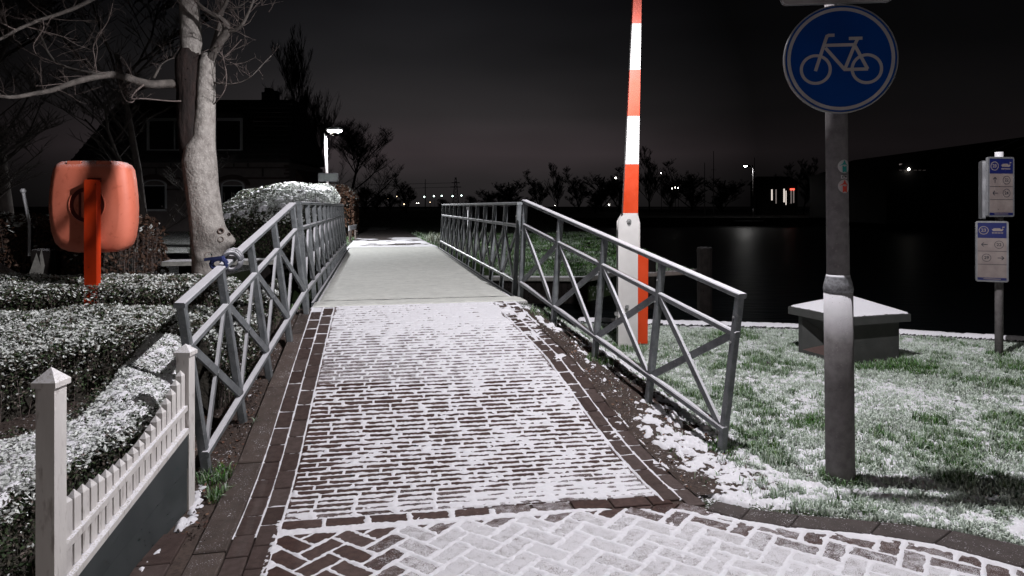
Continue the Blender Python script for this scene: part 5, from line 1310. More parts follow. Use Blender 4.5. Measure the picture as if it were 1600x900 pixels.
# ---- concrete cabinet with a snow-covered hipped lid
ux, uy = 3.36, 6.86; ua = R(19); S_ = 0.68
e1 = Vector((math.cos(ua), math.sin(ua), 0)); e2 = Vector((-math.sin(ua), math.cos(ua), 0)); O_ = Vector((ux, uy, -0.05))
cabn = empty('utility_cabinet', (ux, uy, 0), 'grey concrete cabinet with a snow-covered pyramid lid and a funnel-shaped recess', 'cabinet')
Q = lambda a, b_, z: O_ + e1 * a + e2 * b_ + Vector((0, 0, z))
Hh = 0.50
mb = MB()
A = [Q(0, 0, 0), Q(S_, 0, 0), Q(S_, S_, 0), Q(0, S_, 0), Q(0, 0, Hh), Q(S_, 0, Hh), Q(S_, S_, Hh), Q(0, S_, Hh)]
m0, m1, zl, zh = 0.06, S_ - 0.06, 0.09, 0.44
I = [Q(0, m0, zl), Q(0, m1, zl), Q(0, m1, zh), Q(0, m0, zh), Q(0.20, (m0 + m1) / 2, 0.21)]
mb.add(A + I, [(0, 1, 5, 4), (1, 2, 6, 5), (2, 3, 7, 6), (4, 5, 6, 7), (3, 0, 8, 9), (7, 3, 9, 10), (4, 7, 10, 11), (0, 4, 11, 8), (9, 12, 10), (10, 12, 11), (11, 12, 8)])
obj('body', mb, MT['cabinet'], cabn)
mb = MB(); mb.add([Q(0, m0, zl), Q(0, m1, zl), Q(0.20, (m0 + m1) / 2, 0.21)], [(0, 2, 1)]); obj('recess_floor', mb, MT['niche'], cabn)
ov = 0.075; cc_ = S_ / 2; mb = MB()
lo = [Q(-ov, -ov, Hh - 0.035), Q(S_ + ov, -ov, Hh - 0.035), Q(S_ + ov, S_ + ov, Hh - 0.035), Q(-ov, S_ + ov, Hh - 0.035)]
hi = [p + Vector((0, 0, 0.078)) for p in lo]
mb.add(lo + hi + [Q(cc_, cc_, Hh + 0.205)], [(3, 2, 1, 0), (0, 1, 5, 4), (1, 2, 6, 5), (2, 3, 7, 6), (3, 0, 4, 7), (4, 5, 8), (5, 6, 8), (6, 7, 8), (7, 4, 8)]); obj('lid', mb, MT['cabinet'], cabn)
gx, gy = np.meshgrid(np.linspace(-ov, S_ + ov, 70), np.linspace(-ov, S_ + ov, 70))
rf = np.maximum(np.abs(gx - cc_), np.abs(gy - cc_)) / (cc_ + ov)
zz = Hh + 0.043 + (0.162) * (1 - rf) + 0.010 * sstep(0.0, 0.05, (1 - rf) - 0.02 + (fbm(gx, gy, 0.05, 3, 3) - 0.5) * 0.07) - 0.003
Xc = O_.x + gx * e1.x + gy * e2.x; Yc = O_.y + gx * e1.y + gy * e2.y
tag(grid('snow', Xc, Yc, O_.z + zz, MT['snow'], smooth=False), 'snow lying on the pyramid lid of the grey cabinet', 'snow', kind='stuff')

# ---- grass: blades on the lawn, some green, most dusted white
def blades(n, x, y, z, hgt, rng, white, name, label, wid=0.0030, base_cols=((0.035, 0.11, 0.015), (0.060, 0.17, 0.024), (0.085, 0.15, 0.035))):
    a = rng.rand(n) * 2 * np.pi; lean = rng.rand(n) * 0.85 + 0.15
    h = hgt * (0.5 + 0.9 * rng.rand(n)); d = np.stack([np.cos(a), np.sin(a)], -1) * (h * lean)[:, None]
    w = np.stack([-np.sin(a), np.cos(a)], -1) * (wid * (0.7 + 0.8 * rng.rand(n)))[:, None]
    P = np.stack([x, y], -1)
    b0 = np.c_[P - w, z - 0.004]; b1 = np.c_[P + w, z - 0.004]; m0 = np.c_[P + d * 0.45 - w * 0.8, z + h * 0.62]; m1 = np.c_[P + d * 0.45 + w * 0.8, z + h * 0.62]; tp = np.c_[P + d, z + h * (1 - lean * 0.35)]
    V = np.stack([b0, b1, m1, m0, tp], 1).reshape(-1, 3)
    o_ = np.arange(n)[:, None] * 5
    F_ = np.concatenate([o_ + np.array([[0, 1, 2]]), o_ + np.array([[0, 2, 3]]), o_ + np.array([[3, 2, 4]])])
    bc = np.array(base_cols)[rng.randint(0, len(base_cols), n)] * (0.7 + 0.6 * rng.rand(n))[:, None]
    sn = np.clip(white + 0.25 * rng.randn(n), 0, 1)[:, None]
    snow_c = np.array([[0.74, 0.80, 0.74]])
    tip = bc * (1 - sn) + snow_c * sn; basec = bc * (1 - sn * 0.35) + snow_c * sn * 0.35
    T = np.stack([basec, basec, tip, tip, tip], 1).reshape(-1, 3)
    o = arr_mesh(name, V, F_, MT['grass'], None, T)
    return tag(o, label, 'grass', kind='stuff')
rng = np.random.RandomState(17)
def lawn_points(n, x0, x1, y0, y1):
    x = rng.uniform(x0, x1, n); y = y0 + (y1 - y0) * rng.rand(n) ** 1.35
    return x, y
x, y = lawn_points(620000, 0.2, 7.6, 3.1, 9.4)
u, v = to_uv(x, y)
outer = np.interp(x, [p[0] for p in band_out], [p[1] for p in band_out])
dist_out = np.where(x < 2.9, y - outer, 1.0)
rag = (fbm(x, y, 0.10, 3, 51) - 0.5) * 0.22
k = (u > UR(v) + np.where(rng.rand(len(x)) < 0.10, 0.32, 0.66) + rag * 1.6) & (dist_out > 0.03 + rag * 0.4) & (y < quay(x) - 0.22 + rag * 0.5) & ((x > 1.2) | (y > 3.6))
hx, hy_ = x - ux, y - uy
ia, ib = hx * e1.x + hy_ * e1.y, hx * e2.x + hy_ * e2.y
k &= ~((ia > -0.0) & (ia < S_) & (ib > 0) & (ib < S_)) & (np.hypot(x - LX, y - LY) > 0.08)
k &= rng.rand(len(x)) < np.clip(0.7 + (fbm(x, y, 0.07, 2, 52) - 0.45) * 2.2, 0.25, 1)
x, y = x[k], y[k]
u, v = to_uv(x, y)
patch = fbm(x, y, 0.55, 4, 53); fine = fbm(x, y, 0.09, 3, 54)
green_patch = sstep(0.56, 0.64, patch * 0.5 + fine * 0.5)
near_cab = np.exp(-((x - 3.75) / 0.55) ** 2 - ((y - 6.78) / 0.16) ** 2)
white = np.clip(0.93 - 0.9 * green_patch - 0.9 * near_cab + (fine - 0.5) * 1.3 + 0.5 * sstep(4.8, 3.5, y) * (1 - green_patch * 0.5), 0, 1)
blades(len(x), x, y, lawn_h(x, y), 0.032 * (0.8 + 0.9 * green_patch + 0.5 * near_cab), rng, white, 'grass', 'snow-dusted lawn grass with green tufts on the canal side')
# taller tufts along posts, kerb and cabinet
tx, ty = [], []
for (cx_, cy_, r_, n_) in ((LX, LY, 0.11, 500), (W(1124, 706, 4.4).x + 0.03, 4.45, 0.09, 260), (1.28, 7.70, 0.22, 500), (sp_x, SZ, 0.12, 260), (3.9, 6.95, 0.25, 900), (3.55, 6.82, 0.2, 500), (-1.72, 3.95, 0.10, 260), (-1.60, 3.75, 0.06, 160), (2.3, 5.0, 0.15, 350), (3.1, 5.1, 0.12, 300), (1.9, 5.9, 0.18, 400), (0.35, 6.9, 0.18, 240), (0.75, 5.85, 0.12, 200), (-1.62, 4.6, 0.12, 160), (-2.05, 6.9, 0.2, 260)):
    a = rng.rand(n_) * 6.283; q_ = r_ * np.sqrt(rng.rand(n_)); tx.append(cx_ + q_ * np.cos(a)); ty.append(cy_ + q_ * np.sin(a))
x, y = np.concatenate(tx), np.concatenate(ty)
k = ~((((x - ux) * e1.x + (y - uy) * e1.y) > -0.01) & (((x - ux) * e1.x + (y - uy) * e1.y) < S_) & (((x - ux) * e2.x + (y - uy) * e2.y) > -0.01)); x, y = x[k], y[k]
blades(len(x), x, y, h_land(x, y) - 0.01, np.full(len(x), 0.06), rng, np.full(len(x), 0.12), 'grass', 'taller green grass tufts round the posts and the cabinet', 0.003)
# meadow on the far bank and weeds at the end of the bridge
x = rng.uniform(-11, 4.4, 150000); y = far_edge(x) + 0.1 + 17 * rng.rand(len(x)) ** 1.6; u, v = to_uv(x, y)
k = (np.abs(u) > 1.2) & (rng.rand(len(x)) < np.clip(0.5 + (fbm(x, y, 0.3, 2, 61) - 0.5) * 3, 0.05, 1)); x, y = x[k], y[k]
wh = np.clip(0.18 + (fbm(x, y, 0.5, 3, 62) - 0.5) * 1.6, 0, 1)
blades(len(x), x, y, far_h(x, y), np.full(len(x), 0.07), rng, wh, 'grass', 'rough half-frosted grass on the bank beyond the bridge', 0.008)
n_ = 900; x, y = uv(1.25 + rng.rand(n_) * 0.7, 10.0 + rng.rand(n_) * 6.5)
blades(n_, np.array(x), np.array(y), far_h(np.array(x), np.array(y)) + 0.02, np.full(n_, 0.30), rng, np.full(n_, 0.35), 'weeds', 'dry weed stalks beside the path at the far end of the bridge', 0.006, ((0.12, 0.10, 0.06), (0.08, 0.10, 0.04)))

# ---- snow lying on the verges in clumps, as relief on the ground
def verge_snow(x0, x1, y0, y1, st_, fn, label, s1=0.055, amp=0.055, base=0.0, hfun=None, broad=0.9, top=0.026):
    X, Y = np.meshgrid(np.arange(x0, x1, st_), np.arange(y0, y1, st_))
    hf_ = hfun or h_land
    m_ = fn(X, Y); n1 = fbm(X, Y, s1, 3, 71); n2 = fbm(X, Y, s1 * 5, 3, 72); n3 = vnoise(X, Y, st_ * 2.2, 73)
    t = (n1 - 0.52) * amp + (n2 - 0.5) * amp * broad + (n3 - 0.5) * 0.010 + base - (1 - m_) * 0.06
    t = np.clip(t, -0.03, top + (n3 - .5) * 0.008)
    return tag(grid('snow', X, Y, hf_(X, Y) + t + 0.002, MT['snow'], keep=t > -0.012), label, 'snow', kind='stuff')
def m_right(X, Y):
    U, V_ = to_uv(X, Y); o_ = np.interp(X, [p[0] for p in band_out], [p[1] for p in band_out]); rg = (fbm(X, Y, 0.2, 3, 74) - 0.5) * 0.30
    return sstep(0.26, 0.44, U - UR(V_) + rg) * sstep(0.0, 0.10, Y - o_ + rg * 0.35) * (1 - 0.9 * sstep(0.35, 0.75, np.minimum(U - UR(V_) - 0.4, Y - o_) + rg)) * (1 - 0.92 * np.exp(-((U - (UR(V_) + 0.62 - 0.10 * (V_ + 3))) / 0.12) ** 2) * sstep(-3.0, -2.5, V_))
verge_snow(0.0, 3.9, 3.25, 6.4, 0.0085, m_right, 'lumpy snow along the verge between the kerb and the lawn', s1=0.045, amp=0.085, base=0.001, broad=0.45, top=0.016)
def m_soil(X, Y):
    U, V_ = to_uv(X, Y); d_ = U - UR(V_); return sstep(0.22, 0.30, d_) * sstep(0.95, 0.8, d_) * 0.97 * (V_ > -3.6) * (V_ < -0.2)
verge_snow(-0.3, 1.9, 3.5, 7.3, 0.0085, m_soil, 'snow clumps strewn over the bare soil under the lawn-side railing', 0.05, 0.10, -0.010, lambda X, Y: h_land(X, Y) + 0.006, 0.45, 0.014)
def m_lawn(X, Y): return 0.85 * (Y < quay(X) - 0.1) * sstep(0.7, 1.1, to_uv(X, Y)[0] - UR(to_uv(X, Y)[1])) * sstep(0.15, 0.4, Y - np.interp(X, [p[0] for p in band_out], [p[1] for p in band_out])) * ~((X > 3.15) & (X < 4.1) & (Y > 6.85) & (Y < 7.75))
verge_snow(1.0, 3.75, 3.6, 6.4, 0.013, m_lawn, 'fine snow between the grass blades beside the lamp post', 0.034, 0.05, -0.002, None, 0.25, 0.009)
verge_snow(1.0, 7.4, 6.4, 9.4, 0.022, m_lawn, 'thin patchy snow on the far part of the lawn', 0.05, 0.060, -0.006, None, 0.3, 0.010)
def m_right2(X, Y): return sstep(3.6, 4.0, X) * sstep(3.2, 3.4, Y)
verge_snow(3.7, 6.6, 2.9, 5.8, 0.018, m_right2, 'patchy snow on the lawn beyond the lamp post', 0.042, 0.06, -0.006, None, 0.3, 0.010)
def m_rim(X, Y): q_ = quay(X) - Y; return np.exp(-((q_ - 0.035) / 0.05) ** 2) * 1.15
verge_snow(0.9, 8.2, 6.8, 9.75, 0.016, m_rim, 'narrow rim of snow along the edge of the canal wall', 0.05, 0.03, 0.02, lambda X, Y: h_land(X, np.minimum(Y, quay(X))) + 0.03 * (quay(X) - Y < 0.12))
def m_left(X, Y):
    U, V_ = to_uv(X, Y); return 0.84 * sstep(0.02, 0.12, UL(V_) - 0.36 - U) * (hl(0, 0) == 0 or 1)
verge_snow(-2.1, -1.15, 3.4, 6.9, 0.0095, m_left, 'scattered lumps of snow on the soil beside the garden railing', 0.085, 0.075, -0.006)
def m_foot(X, Y): f_ = X - np.interp(Y, [2.43, 3.66], [NA.x, NB.x]) - 0.03; return 1.05 * np.exp(-((f_ - 0.035) / 0.035) ** 2) * (Y < 3.6) * (Y > 1.9) * (f_ > 0)
verge_snow(-1.76, -1.45, 1.9, 3.62, 0.007, m_foot, 'broken line of snow along the foot of the dark grey fence board', 0.05, 0.060, 0.006, lambda X, Y: np.maximum(h_land(X, Y), 0) + 0.006)
# soil crumbs and fallen leaves along both edges
mb = MB(); rq = random.Random(9)
for _ in range(1300):
    if rq.random() < 0.85: u = rq.uniform(-1.75, -1.24); v = rq.uniform(-3.6, -0.5)
    else: v = rq.uniform(-3.6, -0.4); u = float(UR(v)) + rq.uniform(0.24, 0.75)
    x, y = uv(u, v)
    if x < -1.66 and y < 3.75: continue
    z = hl(x, y); s = rq.uniform(0.004, 0.014); a = rq.uniform(0, 6.28)
    pts = [(x + s * math.cos(a + q) * rq.uniform(.6, 1.2), y + s * math.sin(a + q) * rq.uniform(.6, 1.2), z - 0.002) for q in (0, 2.1, 4.2)] + [(x, y, z + s * rq.uniform(0.5, 1))]
    mb.add(pts, [(0, 1, 3), (1, 2, 3), (2, 0, 3)])
tag(obj('soil_crumbs', mb, MT['soil']), 'crumbs of dark soil scattered along the path edges', 'soil', kind='stuff')
n_ = 1300; u = np.where(rng.rand(n_) < .5, rng.uniform(-1.7, -1.26, n_), rng.uniform(1.2, 1.9, n_)); v = rng.uniform(-3.5, -0.6, n_); x, y = uv(u, v); x, y = np.array(x), np.array(y)
k = ~((x < -1.64) & (y < 3.75)); x, y = x[k], y[k]
cols = np.array([[0.14, 0.07, 0.05], [0.20, 0.12, 0.08], [0.10, 0.06, 0.05]])[rng.randint(0, 3, len(x))]
V, F_, T = leaves(np.stack([x, y, h_land(x, y) + 0.008], -1), 0.012, cols, rng, 1.4)
tag(arr_mesh('fallen_leaves', V, F_, MT['leaf'], None, T), 'small brown fallen leaves on the soil beside the path', 'leaves', kind='stuff')

# ---- garden behind the hedges
t = empty('garden_ledge', (-4.5, 7.9, 0.5), 'low pale stone ledge across the garden behind the hedges', 'ledge')
mb = MB(); mb.beam((-6.75, 7.35, 0.66), (-3.35, 8.0, 0.66), 0.22, 0.07, bev=1); obj('coping', mb, MT['concrete'], t)
mb = MB(); mb.beam((-6.75, 7.37, 0.45), (-3.35, 8.02, 0.45), 0.16, 0.34); obj('wall', mb, MT['dark_timber'], t)
t = empty('garden_bench', (-3.1, 9.2, 0.5), 'snow-dusted low bench slab behind the tree', 'bench')
mb = MB(); mb.beam((-4.7, 9.3, 0.83), (-3.2, 9.6, 0.83), 0.40, 0.06); obj('seat', mb, MT['concrete'], t)
for q in (-4.5, -3.4):
    mb = MB(); mb.box(q - 0.05, q + 0.05, 9.35, 9.6, 0.4, 0.80); obj('leg', mb, MT['dark_timber'], t)
t = empty('timber_ramp', W(30, 450, 6.9), 'sloping old plank rail at the far left of the garden', 'plank')
mb = MB(); mb.beam(W(-30, 402, 6.8), W(72, 462, 6.8), 0.12, 0.05); obj('plank', mb, MT['timber'], t)
mb = MB(); mb.beam(W(-40, 445, 7.0), W(20, 462, 7.0), 0.10, 0.04); obj('plank', mb, MT['timber'], t)
t = empty('garden_pole', W(47, 356, 8.6), 'thin leaning white pole with a knob in the dark garden', 'pole')
mb = MB(); mb.tube([W(46, 400, 8.6), W(46, 350, 8.6), W(36, 300, 8.6)], 0.018, 8); obj('rod', mb, MT['house_frame'], t)
mb = MB(); mb.lathe(W(36, 301, 8.6), [(0.012, -0.01), (0.034, 0.01), (0.036, 0.03), (0.02, 0.05)], 10); obj('knob', mb, MT['house_frame'], t)
t = empty('garden_fence', W(30, 440, 8.8), 'dim grey picket fence in the dark behind the lifebuoy', 'fence')
for i in range(11):
    x = -6.75 + i * 0.145; mb = MB(); zt = 0.98 + 0.04 * math.sin(i * 1.3)
    mb.add([(x - .035, 8.8, 0.4), (x + .035, 8.8, 0.4), (x + .035, 8.83, 0.4), (x - .035, 8.83, 0.4), (x - .035, 8.8, zt), (x + .035, 8.8, zt), (x + .035, 8.83, zt), (x - .035, 8.83, zt), (x, 8.815, zt + .07)],
           [(0, 3, 2, 1), (0, 1, 5, 4), (1, 2, 6, 5), (2, 3, 7, 6), (3, 0, 4, 7), (4, 5, 8), (5, 6, 8), (6, 7, 8), (7, 4, 8)]); obj('picket', mb, MT['dark_timber'], t)
for z in (0.62, 0.88):
    mb = MB(); mb.beam((-6.85, 8.85, z), (-5.2, 8.85, z), 0.03, 0.05); obj('rail', mb, MT['dark_timber'], t)
t = empty('wheelie_cart', W(60, 420, 8.3), 'small folded garden trolley with pale side flaps', 'trolley')
mb = MB(); mb.box(-5.82, -5.60, 8.28, 8.42, 0.55, 1.08, 0.02); obj('body', mb, MT['dark_timber'], t)
mb = MB(); mb.add([W(57, 395, 8.2), W(70, 435, 8.2), W(42, 437, 8.2)], [(0, 1, 2)]); mb.add([W(65, 388, 8.22), W(70, 415, 8.22), W(66, 436, 8.22), W(62, 400, 8.22)], [(0, 1, 2, 3)]); obj('flap', mb, MT['concrete'], t)

# ---- the house behind the garden
HZ = 34.0
def hw(px, py, z=HZ): return W(px, py, z)
house = empty('house', (hw(300, 0).x, HZ, 0.35), 'dark old house with a steep tiled roof, chimney and arched ground-floor windows', 'house')
def hbox(x0, x1, y0, y1, z0, z1, mat, nm, par=None):
    """front at pixel box (x0,y0)-(x1,y1), from depth z0 to z1"""
    a = hw(x0, y1); b_ = hw(x1, y0); mb = MB(); mb.box(a.x, b_.x, z0, z1, a.z, b_.z); return obj(nm, mb, mat, par or house)
hbox(120, 452, 254, 392, HZ, HZ + 6, MT['house_white'], 'wall')
for yy, h2 in ((262, 1.2), (278.5, 1.6), (296, 1.2)): hbox(120, 452, yy - h2, yy + h2, HZ - 0.03, HZ - 0.001, MT['house_brick'], 'brick_band')
for i in range(9): hbox(444 + (i % 2) * 2.5, 452.5, 258 + i * 6, 261 + i * 6, HZ - 0.045, HZ - 0.002, MT['house_brick'], 'quoin')
for xx in (245, 268, 341, 366, 388, 411): hbox(xx - 1.3, xx + 1.3, 262 if xx % 2 else 255, 276 if xx % 2 else 263, HZ - 0.06, HZ - 0.032, MT['dark_bark'], 'wall_anchor')
hbox(118, 456, 249, 254, HZ - 0.35, HZ + 0.1, MT['roof'], 'gutter')
a, b_ = hw(118, 250), hw(456, 250); tl, tr = hw(150, 150), hw(437, 150)
mb = MB(); mb.add([(a.x, HZ - .3, a.z), (b_.x, HZ - .3, b_.z), (tr.x, HZ + 2.2, tr.z + 0.15), (tl.x, HZ + 2.2, tl.z + 0.15), (a.x, HZ + 6.3, a.z), (b_.x, HZ + 6.3, b_.z), (tr.x, HZ + 4.2, tr.z + 0.15), (tl.x, HZ + 4.2, tl.z + 0.15)],
    [(0, 1, 2, 3), (1, 5, 6, 2), (4, 0, 3, 7), (5, 4, 7, 6), (3, 2, 6, 7)]); roof = obj('roof', mb, MT['roof'], house)
mb = MB()
for i in range(13):
    k = i / 13; y_ = HZ - .3 + 2.5 * k; z_ = a.z + (tr.z + .15 - a.z) * k; xl = a.x + (tl.x - a.x) * k; xr = b_.x + (tr.x - b_.x) * k
    mb.beam((xl, y_ - 0.03, z_ + 0.02), (xr, y_ - 0.03, z_ + 0.02), 0.04, 0.05)
obj('tile_courses', mb, MT['roof'], roof)['kind'] = 'stuff'
mb = MB(); c1 = W(423, 150, HZ + 2.6); mb.box(c1.x - 0.42, c1.x + 0.28, HZ + 2.4, HZ + 3.2, c1.z - 0.5, c1.z + 0.18); mb.box(c1.x - 0.30, c1.x + 0.02, HZ + 2.5, HZ + 3.0, c1.z + 0.18, c1.z + 0.42); mb.box(c1.x + 0.10, c1.x + 0.36, HZ + 2.4, HZ + 3.2, c1.z + 0.18, c1.z + 0.25); obj('chimney', mb, MT['house_brick'], roof)
dorm = hbox(227, 380, 180, 238, HZ - 0.45, HZ + 2, MT['roof'], 'dormer')
mb = MB()
A_, B_ = hw(229, 235, HZ - .5), hw(379, 184, HZ - .5); zf0, zf1 = HZ - 0.50, HZ - 0.452; wf = 0.13
for x0, x1, z0, z1 in ((A_.x, B_.x, B_.z - wf * 1.2, B_.z), (A_.x, A_.x + wf, A_.z, B_.z - wf * 1.2 - .002), (B_.x - wf, B_.x, A_.z, B_.z - wf * 1.2 - .002), (A_.x + wf + .002, B_.x - wf - .002, A_.z, A_.z + 0.05)): mb.box(x0, x1, zf0, zf1, z0, z1)
for k in (0.29, 0.5, 0.72):
    xx = A_.x + (B_.x - A_.x) * k; mb.box(xx - 0.035, xx + 0.035, zf0 + .01, zf1, A_.z + .052, B_.z - wf * 1.2 - .003)
obj('window_frame', mb, MT['house_frame'], dorm)
mb = MB(); mb.box(A_.x + .02, B_.x - .02, zf1 - 0.012, zf1 + 0.0, A_.z + .02, B_.z - .02); obj('pane', mb, MT['glass'], dorm)
for cx_, hw_ in ((242, 22), (364, 21)):
    c_ = hw(cx_, 300); w = hw_ * HZ / F; mb = MB(); N2 = 12; r_o, r_i = w * 1.32, w * 1.0; zb = c_.z - 0.95; zs = hw(0, 290).z
    pts_o = [(c_.x + r_o * math.cos(math.pi * k / N2), zs + r_o * 0.62 * math.sin(math.pi * k / N2)) for k in range(N2 + 1)]
    pts_i = [(c_.x + r_i * math.cos(math.pi * k / N2), zs + r_i * 0.50 * math.sin(math.pi * k / N2)) for k in range(N2 + 1)]
    vs = [(p[0], HZ - 0.07, p[1]) for p in pts_o] + [(p[0], HZ - 0.07, p[1]) for p in pts_i] + [(p[0], HZ - 0.01, p[1]) for p in pts_o]; n = N2 + 1
    mb.add(vs, [(k, k + 1, n + k + 1, n + k) for k in range(N2)] + [(k + 1, k, 2 * n + k, 2 * n + k + 1) for k in range(N2)]); obj('brick_arch', mb, MT['house_brick'], house)
    mb = MB(); poly = [(c_.x - w * 0.86, zb), (c_.x + w * 0.86, zb)] + [(c_.x + w * 0.86 * math.cos(math.pi * k / 10), zs + w * 0.42 * math.sin(math.pi * k / 10)) for k in range(11)]
    mb.frame((Vector((0, HZ, 0)), Vector((1, 0, 0)), Vector((0, 0, 1)), Vector((0, -1, 0))), poly, 0.005, 0.05); wn_ = obj('window', mb, MT['house_frame'], house)
    mb = MB(); mb.box(c_.x - w * 0.74, c_.x + w * 0.74, HZ - 0.062, HZ - 0.052, zb + 0.1, zs - 0.03); obj('pane', mb, MT['glass'], wn_)
    mb = MB(); mb.frame((Vector((0, HZ, 0)), Vector((1, 0, 0)), Vector((0, 0, 1)), Vector((0, -1, 0))), [(c_.x + w * 0.72 * math.cos(math.pi * k / 10), zs + 0.02 + w * 0.32 * math.sin(math.pi * k / 10)) for k in range(11)], 0.052, 0.056); obj('pane', mb, MT['house_white'], wn_)
a1, a2, a3 = hw(453, 252, HZ + 1), hw(453, 300, HZ + 1), hw(490, 296, HZ + 1)
mb = MB(); mb.add([(a1.x, HZ + 1, 0.3), (a1.x, HZ + 1, a1.z), (a3.x, HZ + 1, a3.z - 0.2), (a3.x, HZ + 1, 0.3), (a1.x, HZ + 6, 0.3), (a1.x, HZ + 6, a1.z), (a3.x, HZ + 6, a3.z - 0.2), (a3.x, HZ + 6, 0.3)], [(0, 3, 2, 1), (4, 5, 6, 7), (1, 2, 6, 5), (3, 7, 6, 2)]); obj('side_wing', mb, MT['house_brick'], house)
g = MB(); g.prism([(-40, 9.4), (-5.2, 9.4), (-5.2, 15.8), (-7, 40), (-40, 60)], -1.5, 0.34); tag(obj('yard', g, MT['lawn']), kind='structure')

# ---- bare trees: recursive branching, thin twigs
def bare_tree(name, loc, hgt, seed, label, spread=0.5, mat='silhouette', trunk_r=0.12, lev=4, up=0.35, group=None, fan=5, twig_r=0.010, low=0.25):
    rg = random.Random(seed); t = empty(name, loc, label, 'tree', group); tr = MB(); br = MB(); b0 = Vector(loc)
    def grow(p, d, ln_, r_, k):
        n = 4 if k < 2 else 3; pts = [p]; rad = [r_]
        for i in range(n):
            d = (d + Vector((rg.uniform(-.16, .16), rg.uniform(-.16, .16), rg.uniform(-0.02, .12) * up * 3))).normalized()
            pts.append(pts[-1] + d * ln_ / n); rad.append(max(r_ * (1 - 0.55 * (i + 1) / n), twig_r * 0.5))
        (tr if k == 0 else br).tube(pts, rad, 8 if k == 0 else (5 if k == 1 else 3), False)
        if k >= lev: return
        for q in range(fan + (3 if k == 0 else 0)):
            f_ = rg.uniform(low if k == 0 else 0.15, 1.0); i = min(int(f_ * n), n - 1); pp = pts[i].lerp(pts[i + 1], f_ * n - i)
            a_ = rg.uniform(0, 6.283); sd = Vector((math.cos(a_), math.sin(a_), 0)); dd = (d * (1 - spread) + sd * spread + Vector((0, 0, up * 0.6))).normalized()
            grow(pp, dd, ln_ * rg.uniform(0.38, 0.62) * (1.15 - 0.35 * f_), max(rad[i] * 0.5, twig_r), k + 1)
    grow(b0 - Vector((0, 0, 0.3)), Vector((rg.uniform(-.05, .05), 0, 1)), hgt * 0.85, trunk_r, 0)
    obj('trunk', tr, MT[mat], t, True); obj('crown', br, MT[mat], t)['kind'] = 'stuff'
    return t
bare_tree('poplar_tree', (W(497, 0, 46).x, 46, 0.2), 9.6, 4, 'tall narrow bare tree just behind the lit street lamp', 0.36, trunk_r=0.13, lev=4, up=0.75, twig_r=0.009, low=0.12, fan=8)
bare_tree('willow_tree', (W(540, 0, 44).x, 44, 0.2), 6.8, 5, 'broad bare tree to the side of the street lamp, over the brown hedge', 0.6, trunk_r=0.12, lev=4, up=0.35, twig_r=0.009, low=0.1, fan=8)
bare_tree('garden_tree', (W(452, 0, 40).x, 40, 0.2), 7.0, 6, 'thin bare tree rising between the house and the street lamp', 0.45, trunk_r=0.08, lev=4, up=0.5, twig_r=0.009, low=0.2, fan=6)
bare_tree('dense_tree', (-9.6, 13.2, 0.3), 6.4, 7, 'dark tangled tree at the far left behind the lifebuoy cabinet', 0.6, 'dark_bark', 0.14, 4, 0.3, None, 7, 0.007, 0.1)
bare_tree('dense_tree', (-7.9, 14.6, 0.3), 5.6, 8, 'dark bare bush-like tree between the lifebuoy cabinet and the house', 0.6, 'dark_bark', 0.10, 4, 0.3, None, 6, 0.007, 0.1)
bare_tree('overhanging_tree', (-8.2, 8.9, 0.5), 7.6, 9, 'bare tree whose reddish twigs fill the upper left corner', 0.66, 'dark_bark', 0.12, 4, 0.15, None, 6, 0.006, 0.25)
# far trees: three shapes copied along the far bank
protos = []
for sd_, hh_, sp_, up_ in ((31, 9, 0.58, 0.35), (32, 7, 0.62, 0.25), (33, 11, 0.5, 0.5)):
    p = bare_tree('far_tree', (0, 0, 0), hh_, sd_, 'dark leafless tree in the line along the far bank', sp_, 'silhouette', 0.2, 4, up_, 'trees along the far bank', 7, 0.03, 0.08)
    protos.append(p)
for p in protos: remember(p)
far_spots = [(636, 280, 120, 0, 'dark round tree standing alone left of the pylon'), (800, 288, 150, 1, None), (760, 300, 170, 1, None), (842, 276, 150, 0, None), (872, 268, 150, 2, None), (905, 272, 150, 0, None), (940, 280, 150, 1, None),
             (965, 270, 140, 0, None), (1015, 246, 135, 2, None), (1046, 262, 135, 0, None), (1080, 280, 140, 1, None), (1128, 285, 120, 1, None), (1215, 268, 115, 0, None), (1255, 262, 110, 2, None), (1290, 268, 105, 0, None),
             (1340, 262, 110, 1, None), (1385, 268, 110, 0, None), (590, 302, 160, 1, None), (610, 306, 180, 1, None), (570, 296, 130, 1, None), (690, 312, 260, 1, None), (735, 308, 260, 1, None), (780, 304, 240, 1, None), (1480, 262, 120, 1, None), (1590, 250, 120, 0, None), (930, 300, 120, 1, None)]
marks = [(560, 'the brown beech hedge'), (725, 'the pylon'), (815, 'the bridge deck railing'), (985, 'the barrier boom'), (1115, 'the tallest boat mast'), (1177, 'the far quay lamp'), (1242, 'the lit veranda'), (1320, 'the bicycle sign post'), (1450, 'the lit boathouse windows'), (1565, 'the route boards')]
ordn = ['nearest', 'second', 'third', 'fourth', 'fifth', 'sixth', 'seventh', 'eighth']; lab_of = {}
for (mx, mn), nx in zip(marks, [m_[0] for m_ in marks[1:]] + [9999]):
    for q_, px in enumerate(sorted(e[0] for e in far_spots if mx <= e[0] < nx and not e[4])): lab_of[px] = 'dark bare far-bank tree, ' + ordn[q_] + ' to the right of ' + mn
used_ = set(); bpy.context.view_layer.update(); ph = [max((c.matrix_world @ Vector(v)).z for c in kids(p) for v in c.bound_box) for p in protos]
